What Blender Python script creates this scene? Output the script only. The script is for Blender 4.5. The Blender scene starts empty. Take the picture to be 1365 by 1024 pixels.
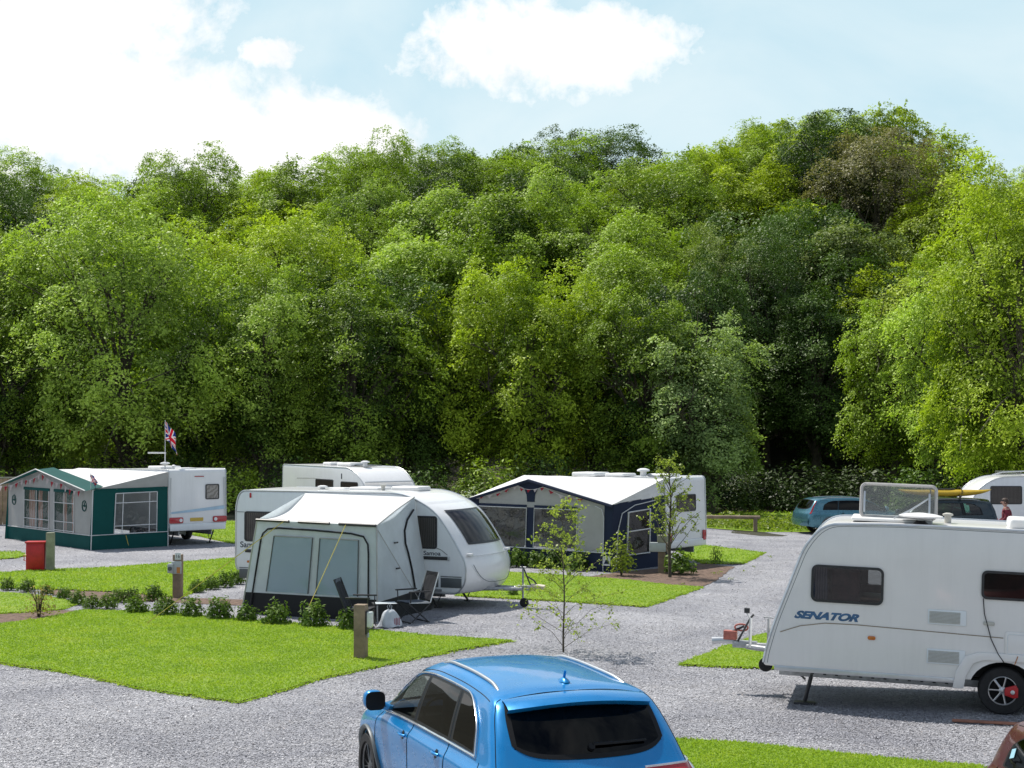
import bpy, bmesh, math, random
import numpy as np
from math import pi, sin, cos, tan, atan, radians, sqrt
from mathutils import Vector, Matrix

random.seed(7)
rng = np.random.default_rng(7)
scene = bpy.context.scene
C = scene.collection

# ------------------------------------------------------------------ camera
F_PX, CX, CY, HOR, CAM_H = 2100.0, 682.5, 512.0, 570.0, 4.0
PITCH = atan((HOR - CY) / F_PX)
cam_d = bpy.data.cameras.new('camera')
cam_d.sensor_width = 36.0
cam_d.lens = 36.0 * F_PX / 1365.0
cam_d.clip_start = 0.1
cam_d.clip_end = 3000
cam = bpy.data.objects.new('camera', cam_d)
cam.location = (0, 0, CAM_H)
cam.rotation_euler = (pi / 2 + PITCH, 0, 0)
C.objects.link(cam)
scene.camera = cam


def sstep(a, b, x):
    t = np.clip((np.asarray(x, float) - a) / (b - a), 0, 1)
    return t * t * (3 - 2 * t)


def hz(x, y):
    """height of the camp ground: level, dipping a little towards the far right corner"""
    return -0.38 * sstep(5, 11, x) * sstep(54, 64, y)


def G(px, py, z=0.0):
    """the ground point a measured spot of the photograph stands for"""
    a, b = (px - CX) / F_PX, (CY - py) / F_PX
    d = (a, cos(PITCH) - b * sin(PITCH), sin(PITCH) + b * cos(PITCH))
    t = (z - CAM_H) / d[2]
    return (d[0] * t, d[1] * t)


# ------------------------------------------------------------------ materials
def _nodes(name):
    m = bpy.data.materials.new(name)
    m.use_nodes = True
    nt = m.node_tree
    nt.nodes.clear()
    out = nt.nodes.new('ShaderNodeOutputMaterial')
    return m, nt, nt.nodes, nt.links, out


def mix_rgb(nt, fac, a, b, mode='MIX'):
    n = nt.nodes.new('ShaderNodeMix')
    n.data_type = 'RGBA'
    n.blend_type = mode
    for s, v in ((0, fac), (6, a), (7, b)):
        if hasattr(v, 'is_output') or isinstance(v, bpy.types.NodeSocket):
            nt.links.new(v, n.inputs[s])
        elif s == 0:
            n.inputs[0].default_value = v
        else:
            n.inputs[s].default_value = (*v[:3], 1)
    return n.outputs[2]


def noise(nt, scale, detail=4, rough=0.55, vec=None, dist=0.0):
    n = nt.nodes.new('ShaderNodeTexNoise')
    n.inputs['Scale'].default_value = scale
    n.inputs['Detail'].default_value = detail
    n.inputs['Roughness'].default_value = rough
    n.inputs['Distortion'].default_value = dist
    if vec is not None:
        nt.links.new(vec, n.inputs['Vector'])
    return n.outputs['Fac']


def ramp(nt, fac, stops):
    n = nt.nodes.new('ShaderNodeValToRGB')
    e = n.color_ramp.elements
    while len(e) > 1:
        e.remove(e[-1])
    e[0].position, e[0].color = stops[0][0], (*stops[0][1], 1)
    for p, c in stops[1:]:
        k = e.new(p)
        k.color = (*c, 1)
    nt.links.new(fac, n.inputs[0])
    return n.outputs[0]


def texco(nt, kind='Object'):
    return nt.nodes.new('ShaderNodeTexCoord').outputs[kind]


def bump(nt, h, strength=0.3, dist=0.02):
    b = nt.nodes.new('ShaderNodeBump')
    b.inputs['Strength'].default_value = strength
    b.inputs['Distance'].default_value = dist
    nt.links.new(h, b.inputs['Height'])
    return b.outputs[0]


def M(name, col, rough=0.5, metal=0.0, var=0.12, scale=3.0, bmp=0.0, bscale=60.0, coat=0.0, spec=0.5, dirt=None, sheen=0.0, transl=0.0, emit=0.0, streak=False):
    m, nt, N, L, out = _nodes(name)
    p = N.new('ShaderNodeBsdfPrincipled')
    co = texco(nt)
    n1 = noise(nt, scale, 5, 0.6, co)
    lo = tuple(max(0, c * (1 - var)) for c in col)
    hi = tuple(min(1, c * (1 + var)) for c in col)
    c = ramp(nt, n1, [(0.3, lo), (0.7, hi)])
    if dirt:
        cs = co
        if streak:
            mp = N.new('ShaderNodeMapping'); mp.inputs['Scale'].default_value = (2.2, 2.2, .22); L.new(co, mp.inputs[0]); cs = mp.outputs[0]
        n2 = noise(nt, scale * 2.7, 6, 0.7, cs, 0.4)
        f = ramp(nt, n2, [(0.45, (0, 0, 0)), (0.8, (1, 1, 1))])
        mm = N.new('ShaderNodeMath'); mm.operation = 'MULTIPLY'; mm.inputs[1].default_value = dirt[1]
        L.new(f, mm.inputs[0])
        c = mix_rgb(nt, mm.outputs[0], c, dirt[0])
    L.new(c, p.inputs['Base Color'])
    p.inputs['Roughness'].default_value = rough
    p.inputs['Metallic'].default_value = metal
    p.inputs['Coat Weight'].default_value = coat
    p.inputs['Coat Roughness'].default_value = 0.04
    p.inputs['Specular IOR Level'].default_value = spec
    if bmp:
        L.new(bump(nt, noise(nt, bscale, 4, 0.6, co), bmp), p.inputs['Normal'])
    if transl:
        t = N.new('ShaderNodeBsdfTranslucent')
        L.new(c, t.inputs[0])
        ms = N.new('ShaderNodeMixShader')
        ms.inputs[0].default_value = transl
        L.new(p.outputs[0], ms.inputs[1]); L.new(t.outputs[0], ms.inputs[2])
        L.new(ms.outputs[0], out.inputs[0])
    else:
        L.new(p.outputs[0], out.inputs[0])
    return m


def glass_mat(name, tint=(0.25, 0.28, 0.28), refl=0.06, rough=0.02, haze=None):
    """thin sheet of glass or clear plastic: tinted see-through plus mirror reflection"""
    m, nt, N, L, out = _nodes(name)
    tr = N.new('ShaderNodeBsdfTransparent')
    co = texco(nt)
    n1 = noise(nt, 2.0, 3, 0.5, co)
    c = ramp(nt, n1, [(0.3, tuple(t * 0.92 for t in tint)), (0.7, tuple(min(1, t * 1.05) for t in tint))])
    L.new(c, tr.inputs[0])
    gl = N.new('ShaderNodeBsdfGlossy')
    gl.inputs['Roughness'].default_value = rough
    gl.inputs['Color'].default_value = (1, 1, 1, 1)
    ge = N.new('ShaderNodeNewGeometry')
    dt = N.new('ShaderNodeVectorMath'); dt.operation = 'DOT_PRODUCT'
    L.new(ge.outputs['Normal'], dt.inputs[0]); L.new(ge.outputs['Incoming'], dt.inputs[1])
    ab = N.new('ShaderNodeMath'); ab.operation = 'ABSOLUTE'; L.new(dt.outputs['Value'], ab.inputs[0])
    iv = N.new('ShaderNodeMath'); iv.operation = 'SUBTRACT'; iv.inputs[0].default_value = 1.0; L.new(ab.outputs[0], iv.inputs[1])
    pw = N.new('ShaderNodeMath'); pw.operation = 'POWER'; pw.inputs[1].default_value = 5.0; L.new(iv.outputs[0], pw.inputs[0])
    ad = N.new('ShaderNodeMath'); ad.operation = 'MULTIPLY_ADD'; ad.use_clamp = True; ad.inputs[1].default_value = .8; ad.inputs[2].default_value = refl
    L.new(pw.outputs[0], ad.inputs[0])
    base = tr.outputs[0]
    if haze:
        df = N.new('ShaderNodeBsdfDiffuse'); df.inputs[0].default_value = (*haze[0], 1)
        tl = N.new('ShaderNodeBsdfTranslucent'); tl.inputs[0].default_value = (*haze[0], 1)
        m2 = N.new('ShaderNodeMixShader'); m2.inputs[0].default_value = 0.4
        L.new(df.outputs[0], m2.inputs[1]); L.new(tl.outputs[0], m2.inputs[2])
        m1 = N.new('ShaderNodeMixShader'); m1.inputs[0].default_value = haze[1]
        L.new(base, m1.inputs[1]); L.new(m2.outputs[0], m1.inputs[2])
        base = m1.outputs[0]
        bb = bump(nt, noise(nt, 3.0, 2, 0.5, co, 1.2), 0.25, 0.04)
        L.new(bb, gl.inputs['Normal'])
    ms = N.new('ShaderNodeMixShader')
    L.new(ad.outputs[0], ms.inputs[0]); L.new(base, ms.inputs[1]); L.new(gl.outputs[0], ms.inputs[2])
    L.new(ms.outputs[0], out.inputs[0])
    return m


def leaf_mat(name, dark, light, transl=0.45, rough=0.5, patch=0.6):
    """leaves: per-leaf and per-clump tone, a sheen and light coming through"""
    m, nt, N, L, out = _nodes(name)
    at = N.new('ShaderNodeAttribute'); at.attribute_name = 'tone'
    oi = N.new('ShaderNodeObjectInfo')
    co = texco(nt)
    n1 = noise(nt, patch, 3, 0.6, co)
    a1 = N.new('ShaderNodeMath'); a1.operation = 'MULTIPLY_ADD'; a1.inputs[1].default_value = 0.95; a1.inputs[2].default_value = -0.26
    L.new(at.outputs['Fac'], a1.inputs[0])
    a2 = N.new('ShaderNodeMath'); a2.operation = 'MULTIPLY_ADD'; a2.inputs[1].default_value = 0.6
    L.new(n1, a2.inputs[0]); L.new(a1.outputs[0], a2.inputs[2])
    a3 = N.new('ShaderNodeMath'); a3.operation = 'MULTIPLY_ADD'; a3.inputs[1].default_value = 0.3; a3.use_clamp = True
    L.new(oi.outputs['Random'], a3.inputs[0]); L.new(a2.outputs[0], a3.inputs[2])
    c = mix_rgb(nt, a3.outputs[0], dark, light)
    p = N.new('ShaderNodeBsdfPrincipled')
    L.new(c, p.inputs['Base Color'])
    p.inputs['Roughness'].default_value = rough
    p.inputs['Specular IOR Level'].default_value = 0.22
    t = N.new('ShaderNodeBsdfTranslucent')
    c2 = mix_rgb(nt, 1.0, c, (1.35, 1.5, 0.55), 'MULTIPLY')
    L.new(c2, t.inputs[0])
    ms = N.new('ShaderNodeMixShader'); ms.inputs[0].default_value = transl
    L.new(p.outputs[0], ms.inputs[1]); L.new(t.outputs[0], ms.inputs[2])
    L.new(ms.outputs[0], out.inputs[0])
    return m


# ------------------------------------------------------------------ mesh builder
class MB:
    def __init__(s):
        s.v, s.f, s.m = [], [], []

    def add(s, vs, fs, mi=0, T=None):
        o = len(s.v)
        if T is not None:
            vs = [tuple(T @ Vector(p)) for p in vs]
        s.v += [tuple(p) for p in vs]
        s.f += [tuple(i + o for i in f) for f in fs]
        s.m += [mi] * len(fs)
        return s

    def box(s, c, d, mi=0, T=None):
        x, y, z = c; a, b, h = d[0] / 2, d[1] / 2, d[2] / 2
        vs = [(x + i * a, y + j * b, z + k * h) for i in (-1, 1) for j in (-1, 1) for k in (-1, 1)]
        fs = [(0, 1, 3, 2), (4, 6, 7, 5), (0, 4, 5, 1), (2, 3, 7, 6), (0, 2, 6, 4), (1, 5, 7, 3)]
        return s.add(vs, fs, mi, T)

    def prism(s, poly, a, b, axis='y', mi=0, T=None):
        """extrude a 2D polygon along an axis from a to b"""
        n = len(poly)
        f = {'x': lambda p, q: (q, p[0], p[1]), 'y': lambda p, q: (p[0], q, p[1]), 'z': lambda p, q: (p[0], p[1], q)}[axis]
        vs = [f(p, a) for p in poly] + [f(p, b) for p in poly]
        fs = [tuple(range(n))[::-1], tuple(range(n, 2 * n))] + [(i, (i + 1) % n, n + (i + 1) % n, n + i) for i in range(n)]
        return s.add(vs, fs, mi, T)

    def tube(s, pts, r, n=8, mi=0, closed=False, T=None, caps=True, flat=1.0):
        pts = [Vector(p) for p in pts]
        k = len(pts)
        rs = r if isinstance(r, (list, tuple)) else [r] * k
        vs, fs = [], []
        prev = None
        for i, p in enumerate(pts):
            if closed:
                d = pts[(i + 1) % k] - pts[i - 1]
            else:
                d = pts[min(i + 1, k - 1)] - pts[max(i - 1, 0)]
            d = d.normalized() if d.length > 1e-9 else Vector((0, 0, 1))
            if prev is None:
                u = d.orthogonal().normalized()
            else:
                u = prev - d * prev.dot(d)
                u = u.normalized() if u.length > 1e-6 else d.orthogonal().normalized()
            prev = u
            w = d.cross(u)
            for j in range(n):
                t = 2 * pi * j / n
                vs.append(tuple(p + (u * cos(t) + w * sin(t) * flat) * rs[i]))
        for i in range(k if closed else k - 1):
            for j in range(n):
                a, b = i * n, ((i + 1) % k) * n
                fs.append((a + j, a + (j + 1) % n, b + (j + 1) % n, b + j))
        if not closed and caps:
            fs.append(tuple(range(n))[::-1]); fs.append(tuple(range((k - 1) * n, k * n)))
        return s.add(vs, fs, mi, T)

    def lathe(s, prof, n=24, axis='z', mi=0, T=None, caps=True):
        """revolve (radius, height) points"""
        vs, fs = [], []
        k = len(prof)
        for (r, h) in prof:
            for j in range(n):
                t = 2 * pi * j / n
                a, b = r * cos(t), r * sin(t)
                vs.append({'z': (a, b, h), 'y': (a, h, b), 'x': (h, a, b)}[axis])
        for i in range(k - 1):
            for j in range(n):
                fs.append((i * n + j, i * n + (j + 1) % n, (i + 1) * n + (j + 1) % n, (i + 1) * n + j))
        if caps: fs.append(tuple(range(n))[::-1]); fs.append(tuple(range((k - 1) * n, k * n)))
        return s.add(vs, fs, mi, T)

    def grid(s, fn, nu, nv, mi=0, T=None, skip=None):
        vs = [tuple(fn(i / nu, j / nv)) for i in range(nu + 1) for j in range(nv + 1)]
        fs = []
        for i in range(nu):
            for j in range(nv):
                if skip and skip((i + .5) / nu, (j + .5) / nv):
                    continue
                a = i * (nv + 1) + j
                fs.append((a, a + nv + 1, a + nv + 2, a + 1))
        return s.add(vs, fs, mi, T)

    def mesh(s, name, mats, smooth=40, bevel=0, segs=2, weld=False, bev_angle=35):
        me = bpy.data.meshes.new(name)
        bm = bmesh.new()
        bv = [bm.verts.new(p) for p in s.v]
        bm.verts.ensure_lookup_table()
        for f, mi in zip(s.f, s.m):
            try:
                bf = bm.faces.new([bv[i] for i in f])
                bf.material_index = mi
            except ValueError:
                pass
        if weld:
            bmesh.ops.remove_doubles(bm, verts=bm.verts, dist=1e-4)
        bmesh.ops.recalc_face_normals(bm, faces=bm.faces)
        if bevel:
            es = [e for e in bm.edges if len(e.link_faces) == 2 and e.calc_face_angle(0) > radians(bev_angle)]
            bmesh.ops.bevel(bm, geom=es, offset=bevel, segments=segs, profile=0.5, affect='EDGES', clamp_overlap=True)
        bm.to_mesh(me); bm.free()
        for m in (mats if isinstance(mats, (list, tuple)) else [mats]):
            me.materials.append(m)
        if smooth:
            me.polygons.foreach_set('use_smooth', [True] * len(me.polygons))
            me.set_sharp_from_angle(angle=radians(smooth))
        return me

    def build(s, name, mats, parent=None, **k):
        o = bpy.data.objects.new(name, s.mesh(name, mats, **k))
        C.objects.link(o)
        if parent is not None:
            o.parent = parent
        return o


def tag(o, label=None, cat=None, group=None, kind=None):
    if label: o['label'] = label
    if cat: o['category'] = cat
    if group: o['group'] = group
    if kind: o['kind'] = kind
    return o


def thing(name, label, cat, loc=(0, 0, 0), rz=0.0, group=None, rx=0.0, ry=0.0, scale=None):
    o = bpy.data.objects.new(name, None)
    o.empty_display_size = 0.2
    C.objects.link(o)
    o.location = loc
    o.rotation_euler = (rx, ry, rz)
    if scale is not None:
        o.scale = scale
    return tag(o, label, cat, group)


def dup(root, loc, rz, label, group=None, scale=None):
    """a copy of a thing with copies of its parts and sub-parts, sharing their meshes"""
    r = root.copy(); C.objects.link(r)
    r.location = loc; r.rotation_euler = (root.rotation_euler[0], root.rotation_euler[1], rz)
    if scale is not None: r.scale = scale
    r['label'] = label
    if group: r['group'] = group
    for ch in list(root.children):
        c = ch.copy(); C.objects.link(c); c.parent = r
        for g in list(ch.children):
            d = g.copy(); C.objects.link(d); d.parent = c
    return r


def obj_from(name, me, parent=None):
    o = bpy.data.objects.new(name, me); C.objects.link(o)
    if parent is not None: o.parent = parent
    return o


def fast_mesh(name, verts, faces, mat, tone=None, smooth=False):
    """verts (n,3), faces (m,k) as numpy arrays, with an optional per-face tone"""
    me = bpy.data.meshes.new(name)
    n, (m, k) = len(verts), faces.shape
    me.vertices.add(n); me.loops.add(m * k); me.polygons.add(m)
    me.vertices.foreach_set('co', np.asarray(verts, np.float32).ravel())
    me.loops.foreach_set('vertex_index', faces.astype(np.int32).ravel())
    me.polygons.foreach_set('loop_start', np.arange(0, m * k, k, dtype=np.int32))
    if smooth: me.polygons.foreach_set('use_smooth', np.ones(m, bool))
    if tone is not None:
        a = me.attributes.new('tone', 'FLOAT', 'FACE')
        a.data.foreach_set('value', np.asarray(tone, np.float32))
    me.materials.append(mat)
    me.update(); me.validate()
    return me


def boolean_cut(me, cutters):
    """cut closed meshes out of a closed mesh"""
    o = bpy.data.objects.new('work', me); C.objects.link(o)
    tmp = []
    for cm in cutters:
        c = bpy.data.objects.new('cutter', cm); C.objects.link(c); tmp.append(c)
        md = o.modifiers.new('cut', 'BOOLEAN'); md.operation = 'DIFFERENCE'; md.solver = 'EXACT'; md.object = c
        md.material_mode = 'TRANSFER'
    dg = bpy.context.evaluated_depsgraph_get(); dg.update()
    res = bpy.data.meshes.new_from_object(o.evaluated_get(dg))
    for c in tmp + [o]:
        bpy.data.objects.remove(c)
    return res


def text_part(name, body, size, mat, parent, M4, extrude=0.002, shear=0.0, bold=0.0, sx=1.0):
    cu = bpy.data.curves.new(name, 'FONT')
    cu.body = body; cu.size = size; cu.extrude = extrude; cu.shear = shear; cu.offset = bold
    cu.align_x = 'CENTER'; cu.align_y = 'CENTER'
    o = bpy.data.objects.new(name, cu); C.objects.link(o)
    dg = bpy.context.evaluated_depsgraph_get(); dg.update()
    me = bpy.data.meshes.new_from_object(o.evaluated_get(dg))
    bpy.data.objects.remove(o)
    me.transform(M4 @ Matrix.Diagonal((sx, 1, 1, 1)))
    me.materials.clear(); me.materials.append(mat)
    return obj_from(name, me, parent)


def rrect(w, h, r, n=5):
    out = []
    for cx, cy, a0 in ((w / 2 - r, h / 2 - r, 0), (-w / 2 + r, h / 2 - r, 90), (-w / 2 + r, -h / 2 + r, 180), (w / 2 - r, -h / 2 + r, 270)):
        for i in range(n + 1):
            a = radians(a0 + 90 * i / n)
            out.append((cx + r * cos(a), cy + r * sin(a)))
    return out


def frame_basis(o, ux, uy):
    """matrix putting local x along ux and local y along uy at o (z = outward normal)"""
    ux, uy = Vector(ux).normalized(), Vector(uy).normalized()
    n = ux.cross(uy).normalized()
    uy = n.cross(ux)
    m = Matrix.Identity(4)
    for i in range(3):
        m[i][0], m[i][1], m[i][2], m[i][3] = ux[i], uy[i], n[i], o[i]
    return m


def interp_noise(seed):
    r = np.random.default_rng(seed)
    ph = r.uniform(0, 6.28, (6, 2)); fr = r.uniform(.6, 4.2, (6, 2))
    return lambda u, v: float(sum(sin(fr[i][0] * u * 5 + ph[i][0]) * sin(fr[i][1] * v * 5 + ph[i][1]) for i in range(6)) / 6)


def cloth(mb, p00, p10, p11, p01, nu=18, nv=14, sag=0.0, wr=0.013, seed=1, mi=0, off=0.0, win=(0, 0, 1, 1), curve=None):
    """a stretched cloth panel between four corners (bilinear) with sag and slight creases"""
    P = [Vector(p) for p in (p00, p10, p11, p01)]
    nrm = ((P[1] - P[0]).cross(P[3] - P[0])).normalized()
    nz = interp_noise(seed)

    def fn(a, b):
        u = win[0] + (win[2] - win[0]) * a; v = win[1] + (win[3] - win[1]) * b
        p = P[0] * (1 - u) * (1 - v) + P[1] * u * (1 - v) + P[2] * u * v + P[3] * (1 - u) * v
        p = p + nrm * (off + wr * nz(u, v))
        p.z -= sag * sin(pi * u) * 4 * v * (1 - v) if curve is None else curve(u, v)
        return p
    mb.grid(fn, nu, nv, mi)
    return mb
# ------------------------------------------------------------------ light
SUN_EL = radians(58)
sun_h = Vector((-0.72, 0.694)).normalized()
to_sun = Vector((sun_h.x * cos(SUN_EL), sun_h.y * cos(SUN_EL), sin(SUN_EL)))
sd = bpy.data.lights.new('sun', 'SUN')
sd.energy = 5.0
sd.angle = radians(0.53)
sd.color = (1.0, 0.955, 0.88)
sun = bpy.data.objects.new('sun', sd)
sun.rotation_euler = to_sun.to_track_quat('Z', 'Y').to_euler()
sun.location = (-20, 30, 60)
C.objects.link(sun)

w = bpy.data.worlds.new('World')
scene.world = w
w.use_nodes = True
nt = w.node_tree
nt.nodes.clear()
N, L = nt.nodes, nt.links
wo = N.new('ShaderNodeOutputWorld')
bg = N.new('ShaderNodeBackground')
sky = N.new('ShaderNodeTexSky')
sky.sky_type = 'NISHITA'
sky.sun_disc = False
sky.sun_elevation = SUN_EL
sky.sun_rotation = math.atan2(sun_h.x, sun_h.y)
sky.altitude = 50
sky.air_density = 1.0
sky.dust_density = 0.6
sky.ozone_density = 1.6
SKY_S = 0.10
bg.inputs['Strength'].default_value = SKY_S
co = texco(nt, 'Generated')
nrm = N.new('ShaderNodeVectorMath'); nrm.operation = 'NORMALIZE'
L.new(co, nrm.inputs[0])
sep = N.new('ShaderNodeSeparateXYZ'); L.new(nrm.outputs[0], sep.inputs[0])


def wm(op, a, b=None, c=None, clamp=False):
    n = N.new('ShaderNodeMath'); n.operation = op; n.use_clamp = clamp
    for i, v in enumerate((a, b, c)):
        if v is None: continue
        if isinstance(v, bpy.types.NodeSocket): L.new(v, n.inputs[i])
        else: n.inputs[i].default_value = v
    return n.outputs[0]


# billowing clouds: soft-edged banks at fixed directions of the sky, broken up by noise
n_big = noise(nt, 13.0, 9, 0.62, nrm.outputs[0], 0.3)
n_fine = noise(nt, 55.0, 7, 0.62, nrm.outputs[0], 0.2)
warp = wm('MULTIPLY_ADD', n_big, 3.4, -1.7)
warp = wm('MULTIPLY_ADD', n_fine, 2.6, warp)
warp = wm('ADD', warp, -1.3)


def bank(x, z, rx, rz, tilt=0.0, amp=1.0):
    """one cloud bank centred on the direction (x, z) with radii rx, rz"""
    dx = wm('SUBTRACT', sep.outputs[0], x); dz = wm('SUBTRACT', sep.outputs[2], z)
    a = wm('DIVIDE', wm('ADD', wm('MULTIPLY', dx, cos(tilt)), wm('MULTIPLY', dz, sin(tilt))), rx)
    b = wm('DIVIDE', wm('SUBTRACT', wm('MULTIPLY', dz, cos(tilt)), wm('MULTIPLY', dx, sin(tilt))), rz)
    r = wm('SQRT', wm('ADD', wm('MULTIPLY', a, a), wm('MULTIPLY', b, b)))
    d = wm('ADD', wm('SUBTRACT', 1.0, r), wm('MULTIPLY', warp, 0.40 * amp))
    return wm('MULTIPLY', d, 2.4, clamp=True)


front = wm('GREATER_THAN', sep.outputs[1], 0.0)
mask = None
for b in ((-0.285, 0.255, 0.125, 0.055, 0.0), (-0.34, 0.215, 0.16, 0.065, -0.1), (-0.225, 0.19, 0.145, 0.05, -0.25),
          (-0.105, 0.178, 0.085, 0.034, -0.35), (0.0, 0.236, 0.066, 0.031, 0.0, 1.25), (0.055, 0.238, 0.052, 0.025, 0.0, 1.25), (-0.146, 0.231, 0.022, 0.011, 0, 1.7),
          (-0.45, 0.12, 0.25, 0.09, 0.0)):
    k = bank(*b)
    mask = k if mask is None else wm('MAXIMUM', mask, k)
mask = wm('MULTIPLY', wm('POWER', mask, .8), front)
# unseen clouds over the rest of the dome, added for fill light
n_rest = noise(nt, 2.6, 7, 0.6, nrm.outputs[0], 0.4)
rest = wm('MULTIPLY', wm('SUBTRACT', n_rest, 0.54), 9.0, clamp=True)
outside = wm('MAXIMUM', wm('LESS_THAN', sep.outputs[1], 0.55), wm('GREATER_THAN', sep.outputs[2], 0.42))
mask = wm('MAXIMUM', mask, wm('MULTIPLY', wm('MULTIPLY', rest, outside), 0.5))
# thin high veil
n_veil = noise(nt, 5.0, 5, 0.55, nrm.outputs[0], 0.8)
veil = wm('MULTIPLY', wm('SUBTRACT', n_veil, 0.40), 2.2, clamp=True)
low = wm('MULTIPLY', wm('SUBTRACT', 1.0, wm('MULTIPLY', wm('SUBTRACT', sep.outputs[2], .3), 4.0, clamp=True), clamp=True), wm('MULTIPLY_ADD', sep.outputs[1], 2.0, -.6, clamp=True))
hazy = mix_rgb(nt, wm('MULTIPLY', low, .85), sky.outputs[0], (0.65 / SKY_S, 0.88 / SKY_S, 0.97 / SKY_S))
hazy = mix_rgb(nt, veil, hazy, (0.86 / SKY_S, 0.97 / SKY_S, 1.0 / SKY_S))
shade = ramp(nt, n_big, [(0.34, (0.90 / SKY_S, .945 / SKY_S, .97 / SKY_S)), (0.50, (1.10 / SKY_S,) * 3)])
skyc = mix_rgb(nt, mask, hazy, shade)
L.new(skyc, bg.inputs['Color'])
L.new(bg.outputs[0], wo.inputs['Surface'])

# ------------------------------------------------------------------ terrain
SKYL = [(-400, 195), (0, 195), (100, 208), (200, 206), (300, 200), (420, 204), (500, 184), (600, 164), (700, 162), (800, 152), (900, 172), (960, 155),
        (1030, 124), (1090, 112), (1180, 146), (1240, 200), (1300, 208), (1365, 195), (1800, 195)]


def ridge(x):
    px = 682.5 + np.asarray(x, float) / 150 * F_PX
    yp = np.interp(px, [a for a, b in SKYL], [b for a, b in SKYL])
    return 4 + (570 - yp) / F_PX * 150 - 12.5


def hill(x, y):
    return ridge(x) * sstep(80, 152, y)


def ground_z(x, y):
    return float(hz(x, y) + (hill(x, y) if y > 80 else 0))


m_soil = M('forest floor', (0.045, 0.038, 0.022), 0.95, var=0.5, scale=0.8, bmp=0.6, bscale=8, dirt=((0.04, 0.07, 0.02), .7))
mb = MB()
xs = list(np.linspace(-900, -110, 8)) + list(np.linspace(-100, 100, 51)) + list(np.linspace(110, 900, 8))
ys = list(np.linspace(-300, -20, 5)) + list(np.linspace(-10, 78, 23)) + list(np.linspace(81, 160, 24)) + list(np.linspace(180, 1500, 10))
vs = [(x, y, float(hz(x, y)) - 0.05 + float(hill(x, min(y, 152)))) for x in xs for y in ys]
ny = len(ys)
fs = [(i * ny + j, (i + 1) * ny + j, (i + 1) * ny + j + 1, i * ny + j + 1) for i in range(len(xs) - 1) for j in range(ny - 1)]
mb.add(vs, fs)
tag(mb.build('ground', m_soil, smooth=60), kind='structure')

# slate gravel of the drive and pitches
def gravel_mat():
    m, nt, N, L, out = _nodes('slate gravel')
    co = texco(nt)
    p = N.new('ShaderNodeBsdfPrincipled')
    vo = N.new('ShaderNodeTexVoronoi'); vo.inputs['Scale'].default_value = 34; vo.inputs['Randomness'].default_value = 1
    mp = N.new('ShaderNodeMapping'); mp.inputs['Scale'].default_value = (1, 1.6, 1); mp.inputs['Rotation'].default_value = (0, 0, .5)
    L.new(co, mp.inputs[0]); L.new(mp.outputs[0], vo.inputs['Vector'])
    sx = N.new('ShaderNodeSeparateXYZ'); L.new(vo.outputs['Color'], sx.inputs[0])
    c1 = ramp(nt, sx.outputs[0], [(0.0, (0.20, 0.20, 0.22)), (0.35, (0.34, 0.34, 0.365)), (0.75, (0.45, 0.45, 0.48)), (1.0, (0.56, 0.56, 0.59))])
    big = ramp(nt, noise(nt, 0.35, 5, 0.65, co, 0.6), [(0.35, (0.74, 0.74, 0.77)), (0.65, (1.14, 1.13, 1.12))])
    c2 = mix_rgb(nt, 1.0, c1, big, 'MULTIPLY')
    warm = ramp(nt, noise(nt, 1.7, 4, 0.6, co), [(0.5, (0, 0, 0)), (0.75, (.35, .35, .35))])
    c3 = mix_rgb(nt, warm, c2, (0.37, 0.35, 0.33))
    L.new(c3, p.inputs['Base Color'])
    p.inputs['Roughness'].default_value = 0.75
    b1 = bump(nt, vo.outputs['Distance'], 0.9, 0.03)
    b2 = N.new('ShaderNodeBump'); b2.inputs['Strength'].default_value = .5; b2.inputs['Distance'].default_value = .03
    L.new(noise(nt, 9, 5, .7, co), b2.inputs['Height']); L.new(b1, b2.inputs['Normal'])
    L.new(b2.outputs[0], p.inputs['Normal'])
    L.new(p.outputs[0], out.inputs[0])
    return m


m_gravel = gravel_mat()


def in_poly(P, poly):
    x, y = P[:, 0], P[:, 1]
    r = np.zeros(len(P), bool)
    j = len(poly) - 1
    for i in range(len(poly)):
        xi, yi = poly[i]; xj, yj = poly[j]
        if abs(yj - yi) > 1e-9:
            r ^= ((yi > y) != (yj > y)) & (x < (xj - xi) * (y - yi) / (yj - yi) + xi)
        j = i
    return r


def outline(pts, step=0.35, jit=0.05):
    """walk round a polygon in short uneven steps"""
    out = []
    n = len(pts)
    for i in range(n):
        a, b = Vector(pts[i]), Vector(pts[(i + 1) % n])
        d = b - a
        k = max(1, int(d.length / step))
        nn = Vector((-d.y, d.x)).normalized()
        for q in range(k):
            p = a + d * (q / k) + nn * (random.uniform(-jit, jit) if q else 0)
            out.append((p.x, p.y))
    return out


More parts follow.
